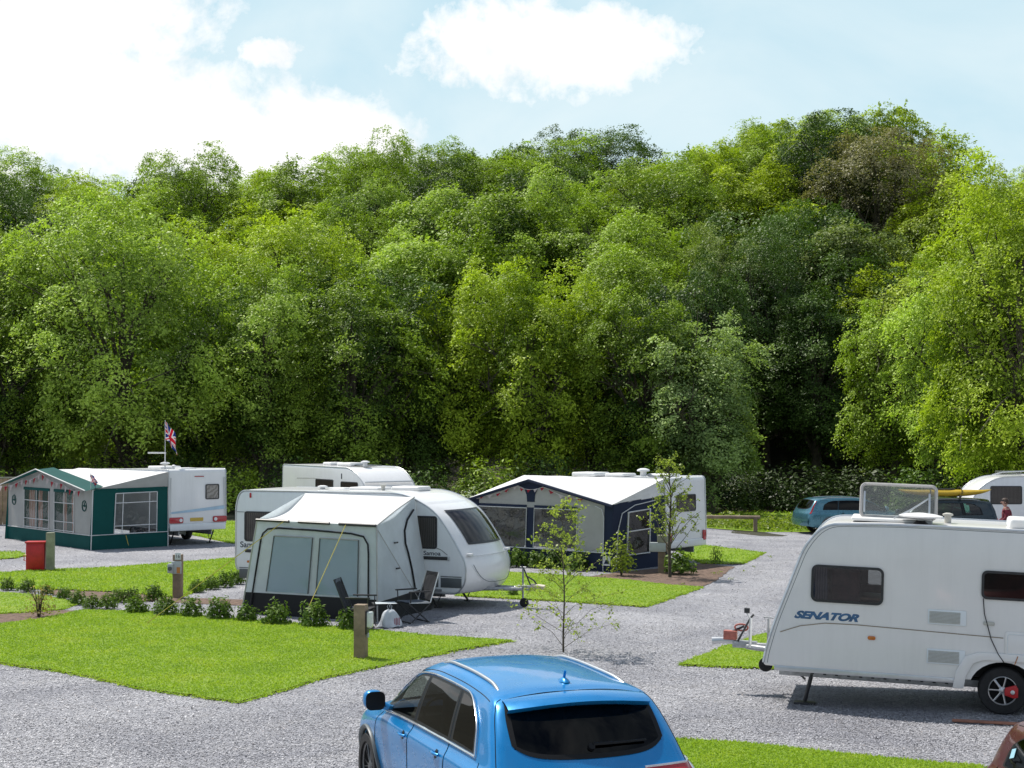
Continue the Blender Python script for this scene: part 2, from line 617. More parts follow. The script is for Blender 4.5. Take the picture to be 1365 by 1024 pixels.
def sheet(name, poly, z, mat, thick=0.0, edge=None, kind='structure', cell=1.2):
    """a flat sheet following the ground, with an edge when it is raised"""
    bm = bmesh.new()
    vs = [bm.verts.new((x, y, 0)) for x, y in poly]
    bm.faces.new(vs)
    bmesh.ops.triangulate(bm, faces=bm.faces)
    bmesh.ops.recalc_face_normals(bm, faces=bm.faces)
    for f in bm.faces:
        if f.normal.z < 0: f.normal_flip()
    if cell < 50:
        for ax in (0, 1):
            lo = min(v.co[ax] for v in bm.verts); hi = max(v.co[ax] for v in bm.verts)
            t = lo + cell
            while t < hi:
                co_ = Vector((0, 0, 0)); co_[ax] = t
                no = Vector((0, 0, 0)); no[ax] = 1
                bmesh.ops.bisect_plane(bm, geom=bm.verts[:] + bm.edges[:] + bm.faces[:], plane_co=co_, plane_no=no)
                t += cell
    for v in bm.verts: v.co.z = float(hz(v.co.x, v.co.y)) + z
    if thick:
        be = [e for e in bm.edges if e.is_boundary]
        r = bmesh.ops.extrude_edge_only(bm, edges=be)
        for v in [g for g in r['geom'] if isinstance(g, bmesh.types.BMVert)]: v.co.z -= thick
        for f in [g for g in r['geom'] if isinstance(g, bmesh.types.BMFace)]: f.material_index = 1 if edge else 0
    me = bpy.data.meshes.new(name)
    bm.to_mesh(me); bm.free()
    me.materials.append(mat)
    if edge: me.materials.append(edge)
    o = obj_from(name, me)
    return tag(o, kind=kind)


gp = [(-60, -8), (30, -8), (50, 30), (50, 66.5), (24, 67.5), (10.0, 66.0), (4, 66.5), (-6, 67), (-17, 66.5), (-30, 66), (-60, 60)]
sheet('gravel_drive', gp, 0.0, m_gravel, cell=3.0)

m_grass = None
def grass_mat():
    m, nt, N, L, out = _nodes('mown lawn')
    co = texco(nt)
    p = N.new('ShaderNodeBsdfPrincipled')
    at = N.new('ShaderNodeAttribute'); at.attribute_name = 'tone'
    base = ramp(nt, noise(nt, 0.9, 6, 0.65, co, .5), [(0.3, (0.28, 0.45, 0.050)), (0.52, (0.36, 0.535, 0.060)), (0.68, (0.42, 0.56, 0.08)), (0.85, (0.53, 0.57, 0.15))])
    fine = ramp(nt, noise(nt, 40, 4, 0.7, co), [(0.3, (.82, .84, .8)), (0.7, (1.1, 1.08, 1.08))])
    c = mix_rgb(nt, 1.0, base, fine, 'MULTIPLY')
    tone = ramp(nt, at.outputs['Fac'], [(0.0, (.93, .93, .93)), (0.5, (1.0, 1.0, .95)), (1, (1.12, 1.06, .95))])
    c = mix_rgb(nt, 1.0, c, tone, 'MULTIPLY')
    L.new(c, p.inputs['Base Color'])
    p.inputs['Roughness'].default_value = 0.6
    p.inputs['Specular IOR Level'].default_value = .25
    t = N.new('ShaderNodeBsdfTranslucent'); L.new(mix_rgb(nt, 1.0, c, (1.3, 1.3, .6), 'MULTIPLY'), t.inputs[0])
    ms = N.new('ShaderNodeMixShader'); ms.inputs[0].default_value = .35
    L.new(bump(nt, noise(nt, 55, 3, .7, co), .5, .03), p.inputs['Normal'])
    L.new(p.outputs[0], ms.inputs[1]); L.new(t.outputs[0], ms.inputs[2])
    L.new(ms.outputs[0], out.inputs[0])
    return m


m_grass = grass_mat()
m_earth = M('bare soil edge', (0.12, 0.085, 0.055), 0.95, var=.4, scale=6, bmp=.5)
LAWNS = [
    [(-60, 842), (-60, 880), (0, 885), (100, 900), (200, 921), (320, 938), (420, 908), (480, 895), (600, 870), (682, 856), (560, 848), (470, 839), (400, 833), (270, 823), (190, 816), (110, 815), (60, 826)],
    [(-60, 768), (60, 761), (160, 757), (300, 746), (330, 745), (330, 766), (240, 797), (150, 790), (0, 784), (-60, 782)],
    [(-60, 792), (0, 791), (60, 796), (105, 806), (80, 814), (40, 817), (0, 819), (-60, 822)],
    [(-40, 737), (24, 737), (36, 741), (20, 745), (-40, 747)],
    [(620, 766), (681, 764), (760, 769), (830, 774), (890, 781), (936, 784), (859, 810), (760, 803), (610, 795)],
    [(900, 733), (939, 728), (1018, 738), (988, 753), (937, 752), (915, 742)],
    [(909, 888), (960, 866), (1010, 850), (1080, 832), (1420, 838), (1420, 872), (1060, 894)],
    [(880, 987), (1000, 994), (1110, 1006), (1200, 1015), (1310, 1024), (1325, 1100), (860, 1100)],
    [(225, 700), (297, 696), (360, 694), (360, 716), (312, 725), (296, 722), (250, 712)],
]
LAWN_XY = []
for k, px in enumerate(LAWNS):
    poly = outline([G(*p) for p in px], 0.3, 0.04)
    LAWN_XY.append(poly)
    sheet('lawn', poly, 0.035, m_grass, 0.09, m_earth)
strip = [(5.5, 66.2), (10.5, 65.8), (24, 67.2), (24, 82), (4.5, 82)]
LAWN_XY.append(strip)
sheet('grass_verge', strip, 0.02, m_grass, 0.05, m_earth, cell=2)

m_mulch = M('bark mulch', (0.165, 0.11, 0.082), 0.95, var=.55, scale=9, bmp=1.0, bscale=45)
MULCH = [[(770, 771), (820, 764), (870, 759), (937, 751.5), (980, 756), (948, 778), (934, 783.5), (890, 780), (830, 773)],
         [(-60, 821), (0, 819), (80, 814), (108, 815), (60, 826), (-60, 841)],
         [(110, 800), (210, 803), (330, 808), (330, 800), (240, 797.5), (150, 790.5), (60, 786), (70, 793)]]
MULCH_XY = []
for px in MULCH:
    poly = outline([G(*p) for p in px], .3, .05); MULCH_XY.append(poly)
    sheet('mulch_bed', poly, 0.012, m_mulch, cell=60)

# grass blades standing on the lawns
def blades(poly, density, h, wd):
    P = np.array(poly); lo, hi = P.min(0), P.max(0)
    lo = np.maximum(lo, (-19, 14)); hi = np.minimum(hi, (26, 82))
    n = int((hi - lo).prod() * density)
    q = rng.uniform(lo, hi, (n, 2)); q = q[in_poly(q, poly)]
    keep = np.abs(q[:, 0]) < q[:, 1] * 0.36 + 1
    q = q[keep]; n = len(q)
    a = rng.uniform(0, 2 * pi, n); le = rng.uniform(.2, 1.5, n) * h; la = rng.uniform(0, 2 * pi, n)
    hh = h * rng.uniform(.5, 1.25, n); ww = wd * rng.uniform(.6, 1.3, n)
    z = hz(q[:, 0], q[:, 1]) + 0.03
    v = np.zeros((n, 3, 3))
    v[:, 0] = np.c_[q[:, 0] - ww * np.cos(a), q[:, 1] - ww * np.sin(a), z]
    v[:, 1] = np.c_[q[:, 0] + ww * np.cos(a), q[:, 1] + ww * np.sin(a), z]
    v[:, 2] = np.c_[q[:, 0] + le * np.cos(la), q[:, 1] + le * np.sin(la), z + hh]
    return v.reshape(-1, 3), rng.uniform(0, 1, n)


vv, tt = [], []
for k, poly in enumerate(LAWN_XY):
    yy = np.mean([p[1] for p in poly])
    d = {0: 1100, 7: 2600, 6: 700, 1: 350, 2: 350, 4: 350}.get(k, 120)
    hgt = 0.030 if yy < 40 else 0.045
    wid = 0.006 + 0.0004 * yy
    if k == 9: d, hgt, wid = 10, .15, .05
    v, t = blades(poly, d, hgt, wid)
    vv.append(v); tt.append(t)
    # a ragged fringe hanging over the edge
    if k < 9:
        E = np.array(poly); E2 = np.roll(E, -1, 0)
        per = np.linalg.norm(E2 - E, axis=1).sum(); n = int(per * (160 if yy < 40 else 50))
        i = rng.integers(0, len(E), n); u = rng.uniform(0, 1, (n, 1))
        q = E[i] * (1 - u) + E2[i] * u + rng.normal(0, .035, (n, 2))
        a = rng.uniform(0, 2 * pi, n); z = hz(q[:, 0], q[:, 1]) + .01
        b = np.zeros((n, 3, 3)); ww = wid * 1.2
        b[:, 0] = np.c_[q[:, 0] - ww * np.cos(a), q[:, 1] - ww * np.sin(a), z]
        b[:, 1] = np.c_[q[:, 0] + ww * np.cos(a), q[:, 1] + ww * np.sin(a), z]
        b[:, 2] = np.c_[q[:, 0] + rng.normal(0, .04, n), q[:, 1] + rng.normal(0, .04, n), z + hgt * rng.uniform(.7, 1.6, n)]
        vv.append(b.reshape(-1, 3)); tt.append(rng.uniform(0, 1, n))
V = np.concatenate(vv); T = np.concatenate(tt)
tag(obj_from('grass', fast_mesh('grass', V, np.arange(len(V)).reshape(-1, 3), m_grass, T)), 'short bright green mown grass on the lawn strips', 'grass', kind='stuff')

# loose slate chips lying on the gravel
def chip_mat():
    m, nt, N, L, out = _nodes('slate chips')
    at = N.new('ShaderNodeAttribute'); at.attribute_name = 'tone'
    p = N.new('ShaderNodeBsdfPrincipled')
    c = ramp(nt, at.outputs['Fac'], [(0, (.23, .23, .25)), (.2, (.37, .37, .392)), (.8, (.48, .48, .505)), (.96, (.53, .53, .55)), (1, (.40, .34, .31))])
    big = ramp(nt, noise(nt, 0.35, 5, 0.65, texco(nt), 0.6), [(0.35, (0.74, 0.74, 0.77)), (0.65, (1.14, 1.13, 1.12))])
    L.new(mix_rgb(nt, 1.0, c, big, 'MULTIPLY'), p.inputs['Base Color'])
    p.inputs['Roughness'].default_value = .55
    L.new(p.outputs[0], out.inputs[0])
    return m


def chips(n, y0, y1, size):
    y = y0 + (y1 - y0) * rng.uniform(0, 1, n) ** 1.0
    x = rng.uniform(-1, 1, n) * (y * .335 + .6)
    q = np.c_[x, y]
    keep = np.ones(n, bool)
    for poly in LAWN_XY[:9] + MULCH_XY: keep &= ~in_poly(q, poly)
    q = q[keep]; n = len(q)
    a = rng.uniform(0, 2 * pi, n); l = size * rng.uniform(.45, 1.3, n); b = l * rng.uniform(.35, .8, n)
    t1 = rng.normal(0, .20, n); t2 = rng.normal(0, .20, n)
    ux = np.c_[np.cos(a) * np.cos(t1), np.sin(a) * np.cos(t1), np.sin(t1)]
    uy = np.c_[-np.sin(a) * np.cos(t2), np.cos(a) * np.cos(t2), np.sin(t2)]
    c = np.c_[q, hz(q[:, 0], q[:, 1]) + .006 + np.abs(np.sin(t1)) * l * .5 + np.abs(np.sin(t2)) * b * .5]
    v = np.zeros((n, 4, 3))
    for i, (s1, s2) in enumerate(((-1, -.6), (.5, -1), (1, .7), (-.6, 1))):
        v[:, i] = c + ux * (l * s1 * rng.uniform(.7, 1.1, n))[:, None] * .5 + uy * (b * s2 * rng.uniform(.7, 1.1, n))[:, None] * .5
    return v.reshape(-1, 3), rng.uniform(0, 1, n)


A = [chips(190000, 15.5, 22, .028), chips(180000, 22, 32, .030), chips(70000, 32, 46, .038), chips(25000, 46, 66, .05)]
V = np.concatenate([a[0] for a in A]); T = np.concatenate([a[1] for a in A])
tag(obj_from('gravel', fast_mesh('gravel', V, np.arange(len(V)).reshape(-1, 4), chip_mat(), T)), 'loose grey slate chippings covering the drive', 'gravel', kind='stuff')
# ------------------------------------------------------------------ foliage
m_bark = M('bark', (0.09, 0.075, 0.055), .95, var=.5, scale=4, bmp=1.0, bscale=14, dirt=((.04, .06, .02), .6))
LM = {
    'bright': leaf_mat('leaves bright', (.035, .10, .006), (.54, .67, .055), .28),
    'ash': leaf_mat('leaves ash', (.03, .095, .012), (.52, .68, .11), .28),
    'mid': leaf_mat('leaves mid', (.018, .060, .008), (.40, .55, .06), .24),
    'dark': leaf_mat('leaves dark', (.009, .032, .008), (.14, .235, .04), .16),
    'olive': leaf_mat('leaves olive', (.028, .055, .013), (.32, .40, .11), .22),
    'yellow': leaf_mat('leaves yellow green', (.04, .10, .007), (.48, .58, .055), .27),
    'tan': leaf_mat('leaves budding', (.08, .08, .04), (.34, .32, .16), .24),
    'grey': leaf_mat('leaves pale', (.04, .095, .035), (.45, .58, .20), .25),
}
LM_TONE = {'bright': 'fresh light green', 'ash': 'feathery light green', 'mid': 'mid green', 'dark': 'dark green', 'olive': 'dull olive green',
           'yellow': 'yellowish green', 'tan': 'sparse brownish', 'grey': 'pale grey green'}


def unit(v):
    return v / np.maximum(1e-9, np.linalg.norm(v, axis=-1, keepdims=True))


def leaf_quads(P, Nn, size, r, droop=0.25, slim=.5):
    """one folded kite per leaf at points P with rough facing Nn"""
    n = len(P)
    nn = unit(Nn + r.normal(0, .45, (n, 3)))
    t = unit(np.cross(nn, r.normal(0, 1, (n, 3))))
    t[:, 2] -= droop; t = unit(t)
    s = unit(np.cross(nn, t))
    l = size * r.uniform(.6, 1.35, n)[:, None]; w = l * slim
    v = np.zeros((n, 4, 3))
    up = nn * l * .10
    v[:, 0] = P - t * l * .5
    v[:, 1] = P + s * w * .5 + up
    v[:, 2] = P + t * l * .5
    v[:, 3] = P - s * w * .5 + up
    return v


def tree_meshes(seed, R, z0, H, sprays, per, leaf, mat, spray=.50, bumps=26, amp=.30, top=.62, trunk_r=.22, limbs=16, shoots=20, depth=.15, dome=.8):
    """crown and trunk of one broadleaf tree: leaf sprays hung over an uneven billowing outline, on limbs"""
    r = np.random.default_rng(seed)
    ch = H - z0
    zc = z0 + ch * (1 - top)                       # widest level
    B = unit(r.normal(0, 1, (bumps, 3)) * np.array((1, 1, .8)) + np.array((0, 0, .15)))
    A = amp * r.uniform(.35, 1.0, bumps); K = r.uniform(10, 34, bumps)
    B2 = unit(r.normal(0, 1, (90, 3))); A2 = .11 * r.uniform(.3, 1, 90)

    def radius(d):
        g = (A * np.exp(K * (d @ B.T - 1))).max(1) + (A2 * np.exp(60 * (d @ B2.T - 1))).max(1)
        return .97 - amp * .72 + g

    def place(d, f):
        rr = (radius(d) * f)[:, None]
        up = d[:, 2:3] > 0
        sc = np.where(up, np.array((R, R, ch * top)), np.array((R, R, ch * (1 - top))))
        q = np.sign(d) * np.abs(d) ** np.array((1, 1, dome))
        return q * sc * rr + np.array((0, 0, zc))

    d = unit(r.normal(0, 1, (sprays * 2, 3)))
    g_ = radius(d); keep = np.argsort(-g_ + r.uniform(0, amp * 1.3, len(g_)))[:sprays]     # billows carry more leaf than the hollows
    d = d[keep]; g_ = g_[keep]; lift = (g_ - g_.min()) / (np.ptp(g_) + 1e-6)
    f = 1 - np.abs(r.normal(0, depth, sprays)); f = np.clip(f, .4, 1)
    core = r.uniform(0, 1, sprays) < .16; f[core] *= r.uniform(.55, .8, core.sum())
    S = place(d, f)
    S[:, 2] = np.maximum(S[:, 2], z0 * .6)
    ax = unit(d * np.array((.7, .7, .35)) + np.array((0, 0, .75)) + r.normal(0, .22, (sprays, 3)))
    sz = spray * r.uniform(.55, 1.35, sprays)
    n = sprays * per
    u1 = unit(np.cross(ax, r.normal(0, 1, (sprays, 3)))); u2 = np.cross(ax, u1)
    g = r.normal(0, 1, (n, 3)) * np.array((.62, .62, .20))
    Rp = lambda x: np.repeat(x, per, 0)
    P = Rp(S) + (Rp(u1) * g[:, :1] + Rp(u2) * g[:, 1:2] + Rp(ax) * g[:, 2:]) * Rp(sz)[:, None]
    P[:, 2] -= (g[:, 0] ** 2 + g[:, 1] ** 2) * Rp(sz) * .22       # sprays droop at the rim
    Vs = [leaf_quads(P, Rp(ax), leaf, r)]
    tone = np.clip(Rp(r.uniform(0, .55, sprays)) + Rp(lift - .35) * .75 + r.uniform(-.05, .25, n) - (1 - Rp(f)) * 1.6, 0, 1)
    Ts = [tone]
    # leafy shoots standing out of the outline
    ds = unit(r.normal(0, 1, (shoots, 3)) * np.array((1, 1, .5)) + np.array((0, 0, .8)))
    s0 = place(ds, np.full(shoots, .93))
    for i in range(shoots):
        dr = unit(ds[i] * .6 + np.array((0, 0, .7)) + r.normal(0, .2, 3)); ln = R * r.uniform(.14, .30)
        m_ = 34
        u = r.uniform(0, 1, (m_, 1)); P = s0[i] + dr * ln * u + r.normal(0, .10, (m_, 3)) * (1.25 - u) * R * .24
        Vs.append(leaf_quads(P, np.tile((0, 0, 1.0), (m_, 1)), leaf, r)); Ts.append(r.uniform(.2, .9, m_))
    V = np.concatenate(Vs).reshape(-1, 3); T = np.concatenate(Ts)
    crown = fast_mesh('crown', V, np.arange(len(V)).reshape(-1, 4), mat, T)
    mb = MB()
    tz = z0 + ch * .70
    pts = [(0, 0, -.6)]; rr = [trunk_r * 1.5]
    for i in range(1, 8):
        t = i / 7
        pts.append((r.normal(0, .10), r.normal(0, .10), tz * t)); rr.append(trunk_r * (1.05 - .85 * t))
    mb.tube(pts, rr, 8)
    dl = unit(r.normal(0, 1, (limbs, 3)) * np.array((1, 1, .6)) + np.array((0, 0, .35)))
    for i, e in enumerate(place(dl, np.full(limbs, .82))):
        zb = float(np.clip(e[2] * r.uniform(.35, .65), z0 * .6, tz * .92))
        p0 = np.array((0, 0, zb)); mid = p0 * .5 + e * .5 + np.array((0, 0, .06 * R)) + r.normal(0, .12, 3)
        q = trunk_r * .42 * (1.15 - zb / H)
        mb.tube([p0, p0 * .75 + mid * .25, mid, e * .7 + mid * .3, e], [q * 1.4, q * 1.15, q * .9, q * .55, q * .2], 5)
        for _ in range(4):
            s_ = mid * r.uniform(.1, .6) + e * .4; s_ = mid * .4 + e * .6
            e2 = e + r.normal(0, .22, 3) * R
            mb.tube([s_, (s_ + e2) / 2 + r.normal(0, .06, 3), e2], [q * .4, q * .26, q * .1], 4)
    trunk = mb.mesh('trunk', m_bark, smooth=60)
    return crown, trunk


# models: (crown, trunk, R, H)
HILLM = []
for i, (R, z0, H, sp, per, am, tp) in enumerate(((4.8, 1.5, 12.0, 900, 46, .34, .60), (4.4, 2.0, 12.5, 860, 46, .40, .66), (5.2, 1.5, 11.5, 960, 46, .36, .56), (4.5, 1.2, 12.5, 900, 46, .44, .64), (4.8, 1.8, 12, 860, 46, .30, .58))):
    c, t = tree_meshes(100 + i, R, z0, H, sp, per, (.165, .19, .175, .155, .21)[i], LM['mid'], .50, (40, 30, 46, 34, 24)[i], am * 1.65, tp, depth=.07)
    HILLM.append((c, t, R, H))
FRONTM = []
for i, (R, z0, H, sp, per, am, tp, lf, spz) in enumerate(((6.2, 1.6, 16.0, 1500, 46, .36, .56, .18, .56), (3.7, .8, 12.5, 1000, 44, .42, .58, .16, .46), (4.2, .6, 12.5, 1100, 46, .38, .55, .16, .46),
                                                  (5.2, .8, 15.0, 1400, 46, .40, .58, .16, .50), (3.2, .6, 10.5, 800, 44, .44, .55, .155, .42))):
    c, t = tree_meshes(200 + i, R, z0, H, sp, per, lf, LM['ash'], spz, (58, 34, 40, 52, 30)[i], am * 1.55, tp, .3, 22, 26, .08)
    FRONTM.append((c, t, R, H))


def put_tree(model, loc, r, h, rz, tone, name, label, group):
    c, t, R, H = model
    root = thing(name, label, 'tree', loc, rz, group, scale=(r / R, r / R, h / H))
    co_ = obj_from('crown', c, root)
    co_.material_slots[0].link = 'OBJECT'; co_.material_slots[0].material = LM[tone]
    obj_from('trunk', t, root)
    return root


ORD = 'first second third fourth fifth sixth seventh eighth ninth tenth eleventh twelfth thirteenth fourteenth fifteenth sixteenth seventeenth eighteenth nineteenth twentieth'.split()
FRONT = [  # photo x, distance, top y, radius, model, tone, label
    (165, 79, 243, 6.4, 0, 'ash', 'big spreading light green tree behind the green awning'),
    (15, 80, 300, 4.6, 3, 'mid', 'mid green tree at the left edge beside the big spreading tree'),
    (-70, 82, 320, 4.8, 3, 'mid', 'tree mostly cut off by the left edge of the view'),
    (352, 80, 332, 3.7, 1, 'ash', 'narrow light green tree beyond the gap between the green awning and the rear caravan'),
    (290, 84, 372, 3.6, 1, 'dark', 'dark green tree just right of the biggest tree, partly behind it'),
    (470, 80, 352, 4.2, 2, 'mid', 'full mid green tree standing behind the rearmost white caravan'),
    (545, 83, 362, 3.8, 1, 'dark', 'dark green tree between the rear caravan and the bright central tree'),
    (632, 82, 352, 3.2, 4, 'bright', 'slim bright tree just left of the tall bright central tree'),
    (712, 80, 330, 3.7, 1, 'bright', 'tall bright light green tree in the centre behind the navy awning'),
    (790, 82, 362, 3.5, 2, 'bright', 'bright round-topped tree next to the right of the tall central tree'),
    (862, 80, 372, 3.8, 2, 'mid', 'broad mid green tree behind the back end of the navy awning caravan'),
    (940, 78, 425, 3.3, 4, 'grey', 'lower pale leaved tree leaning out at the edge of the dark gap'),
    (1362, 73, 205, 5.1, 3, 'bright', 'tall light green tree filling the right edge behind the parked 4x4'),
    (1292, 77, 325, 3.6, 1, 'ash', 'leafy green tree tucked against the left of the tall right edge tree'),
    (1440, 76, 260, 5.0, 3, 'yellow', 'yellowish tree mostly beyond the right edge of the view'),
    (1190, 84, 395, 3.1, 4, 'mid', 'slender mid green tree beside the dark gap above the blue estate car'),
    (1085, 92, 370, 3.9, 2, 'dark', 'shaded tree in the middle of the dark gap above the rail fence'),  # dark leaves here and below paint in the shadow of the gap
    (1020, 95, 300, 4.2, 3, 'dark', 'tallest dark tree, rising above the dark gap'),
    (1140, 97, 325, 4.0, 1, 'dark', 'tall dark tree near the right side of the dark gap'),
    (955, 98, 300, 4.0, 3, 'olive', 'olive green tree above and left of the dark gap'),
    (1245, 92, 330, 4.0, 2, 'mid', 'mid green tree between the dark gap and the right edge tree'),
]
for k, (px, d, ty, r, mi, tone, lab) in enumerate(FRONT):
    x = (px - CX) / F_PX * d
    g = ground_z(x, d)
    h = CAM_H + (HOR - ty) / F_PX * d - g
    put_tree(FRONTM[mi], (x, d, g), r, h, k * 1.7 + .3, tone, 'broadleaf_tree', lab, 'trees along the foot of the wood')

# the wooded hillside: single trees rank behind rank
FX = [(165, 'the green awning'), (352, 'the flag'), (460, 'the rearmost caravan'), (600, 'the porch caravan'), (715, 'the navy awning'),
      (850, 'the staked sapling'), (980, 'the rail fence'), (1110, 'the blue estate'), (1200, 'the roof light'), (1280, 'the yellow kayak'), (1340, 'the person')]
hill_trees = []
rt = random.Random(11)
rows = [89, 96, 103, 110, 117, 124, 131, 138, 145, 152]
for ri, y in enumerate(rows):
    x0 = -(y * .325 + 5)
    n = int(-2 * x0 / 7.3)
    for i in range(n + 1):
        x = x0 + (-2 * x0) * (i + (.5 if ri % 2 else 0)) / n + rt.uniform(-1.5, 1.5)
        yy = y + rt.uniform(-2, 2)
        px = CX + x / yy * F_PX
        if not (-80 < px < 1445): continue
        if yy < 100 and 940 < px < 1160: continue
        if yy < 93 and px < 880: continue
        hill_trees.append((ri, x, yy, px))
for k, (ri, x, y, px) in enumerate(hill_trees):
    u = rt.random()
    if px < 450: tones = ['mid', 'ash', 'bright', 'mid', 'mid', 'dark']
    elif px < 800: tones = ['mid', 'dark', 'dark', 'mid', 'ash', 'mid']
    else: tones = ['bright', 'bright', 'mid', 'yellow', 'mid', 'dark']
    if ri >= 8 and px > 950: tones = ['bright', 'bright', 'yellow']
    if ri >= 8 and px < 500: tones = ['bright', 'ash', 'mid']
    tone = tones[int(u * len(tones))]
    if 900 < px < 1200 and ri <= 3: tone = 'dark' if u < .75 else 'olive'  # shadow of the gap put into the leaf colour of its trees
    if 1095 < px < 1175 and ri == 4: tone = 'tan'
    r = rt.uniform(4.2, 6.4)
    h = rt.uniform(9.8, 14.2)
    if ri >= 7: h = rt.uniform(9.4, 11.9)
    g = ground_z(x, y)
    rank = ('low on the hillside', 'low on the hillside', 'on the lower slope', 'halfway up the hillside', 'halfway up the hillside', 'on the upper slope',
            'on the upper slope', 'just under the skyline', 'on the skyline', 'on the skyline')[ri]
    lm = min(FX, key=lambda q: abs(q[0] - px))[1]
    hill_trees[k] = (ri, x, y, px, r, h, g, tone, rank, lm)
seen = {}
for t in sorted(hill_trees, key=lambda q: q[3]):
    ri, x, y, px, r, h, g, tone, rank, lm = t
    key = (LM_TONE[tone], rank, lm)
    seen.setdefault(key, []).append(t)
k = 0
for key, ts in seen.items():
    for i, t in enumerate(ts):
        ri, x, y, px, r, h, g, tone, rank, lm = t
        lab = (f'{ORD[i]} from left of {key[0]} trees {key[1]} above {key[2]}' if len(ts) > 1 else f'{key[0]} tree {key[1]} above {key[2]}')
        put_tree(HILLM[(k * 7 + ri) % 5], (x, y, g), r, h, rt.uniform(0, 6.28), tone, 'woodland_tree', lab, 'trees on the wooded hillside')
        k += 1


# ---------------- bushes
def bush_mesh(seed, r_, h, n, leaf, mat, stems=7, hollow=.35, tn=None):
    r = np.random.default_rng(seed)
    d = unit(r.normal(0, 1, (n, 3))); d[:, 2] = np.abs(d[:, 2])
    rad = r.uniform(hollow, 1, n)[:, None] ** .6 * (1 + .25 * np.sin(d[:, :1] * 5 + seed) * np.cos(d[:, 1:2] * 6))
    P = d * rad * np.array((r_, r_, h * .9)) + np.array((0, 0, h * .1))
    V = leaf_quads(P, unit(d + np.array((0, 0, .5))), leaf, r, .0, .5).reshape(-1, 3)
    me = fast_mesh('foliage', V, np.arange(len(V)).reshape(-1, 4), mat, r.uniform(0, 1, n))
    mb = MB()
    for i in range(stems):
        a = r.uniform(0, 6.28); q = r.uniform(.3, .8)
        mb.tube([(0.02 * cos(a), .02 * sin(a), -.05), (r_ * .3 * q * cos(a), r_ * .3 * q * sin(a), h * .45), (r_ * q * cos(a), r_ * q * sin(a), h * .85)], [.009, .006, .003], 4)
    return me, mb.mesh('stem', m_bark, smooth=60)


m_laurel = leaf_mat('laurel leaves', (.035, .085, .012), (.16, .25, .035), .3, .55, 4)
m_privet = leaf_mat('young leaves', (.10, .16, .02), (.28, .34, .05), .45, .4, 4)
m_young = leaf_mat('sapling leaves', (.16, .22, .04), (.36, .42, .10), .45, .4, 4)
m_dry = leaf_mat('dry shrub leaves', (.20, .14, .06), (.42, .34, .15), .35, .6, 4)
LAUREL = [bush_mesh(300 + i, .29, .45, 520, .085, m_laurel) for i in range(4)]


def put_bush(models, i, px, py, s, name, label, group, sz=None, cat='shrub'):
    x, y = G(px, py)
    me, st = models[i % len(models)]
    root = thing(name, label, cat, (x, y, float(hz(x, y))), i * 1.3, group, scale=(s, s, sz or s))
    obj_from('foliage', me, root); obj_from('stem', st, root)
    return root


ROW1 = [(466, 840), (418, 836), (369, 833), (328, 829), (292, 826), (255, 823), (220, 821), (182, 818)]
L1 = ['beside the wooden post with the lamp box', 'at the foot of the right yellow guy rope', 'before the middle of the porch skirt', 'before the left corner of the porch',
      'on bare gravel just left of the porch', 'second left of the porch in the front row', 'third left of the porch in the front row', 'at the far left end of the front row']
for i, ((px, py), l) in enumerate(zip(ROW1, L1)):
    put_bush(LAUREL, i, px, py, (1.0, 1.15, 1.05, .85, 1.1, .95, .95, .9)[i], 'laurel_shrub', 'small round laurel bush ' + l, 'laurel bushes edging the lawn')
ROW2 = [(10, 787, 1.05), (36, 789, 1.1), (62, 794, .9), (85, 799, 1.0), (104, 806, 1.1), (122, 812, 1.05), (143, 812, 1.15), (158, 803, 1.1), (176, 803, 1.1), (205, 801, 1.25), (262, 790, 1.05), (282, 786, 1.15), (300, 783, 1.35), (316, 779, 1.2)]
L2 = ['at the left edge of the view', 'second from the left edge in the back row', 'behind the dry reddish shrub', 'just right of the dry reddish shrub', 'in the thick of the back row, forward side',
      'lowest of the back row clump', 'at the front right of the back row clump', 'at the back of the clump in the row', 'nearest the tall gap in the back row', 'standing alone left of the hookup post',
      'at the foot of the hookup post', 'between the hookup post and the pale caravan', 'biggest one near the tail of the pale caravan', 'touching the tail of the pale caravan']
for i, ((px, py, s), l) in enumerate(zip(ROW2, L2)):
    put_bush(LAUREL, i + 1, px, py, s * .68, 'laurel_shrub', 'leafy laurel bush ' + l, 'laurel bushes edging the lawn')
ROW3 = [(664, 757, 1.2), (690, 756, 1.25), (716, 757, 1.1), (742, 758, 1.3), (768, 761, 1.2), (906, 766, 1.5), (684, 809 - 14, .5)]
L3 = ['behind the nose of the pale caravan', 'second from the caravan nose before the navy awning', 'third from the caravan nose before the navy awning', 'under the middle of the navy awning',
      'fifth along the foot of the navy awning', 'at the foot of the staked sapling', 'tiny one on the middle lawn edge']
for i, ((px, py, s), l) in enumerate(zip(ROW3, L3)):
    put_bush(LAUREL, i + 2, px, py, s, 'laurel_shrub', 'green bush ' + l, 'bushes by the navy awning')
TALLB = [bush_mesh(320, .42, 1.25, 520, .10, m_privet, 9, .1), bush_mesh(321, .3, .6, 260, .07, m_laurel, 6, .1)]
put_bush(TALLB, 0, 828, 768, 1.0, 'young_shrub', 'waist high light green shrub at the corner of the navy awning', None)
put_bush(TALLB, 1, 955, 752, .75, 'young_shrub', 'small dark upright shrub on the mulch bed near the road', None, 1.0)
put_bush([bush_mesh(330, .35, .75, 300, .06, m_dry, 22, .2)], 0, 52, 823, 1.0, 'dry_shrub', 'twiggy reddish brown shrub on the soil by the left lawn', None)
m_hawt = leaf_mat('may blossom', (.25, .33, .18), (.75, .78, .68), .3, .6, 3)
HAW = [bush_mesh(340, 1.1, 1.8, 1500, .13, m_hawt, 8, .2)]
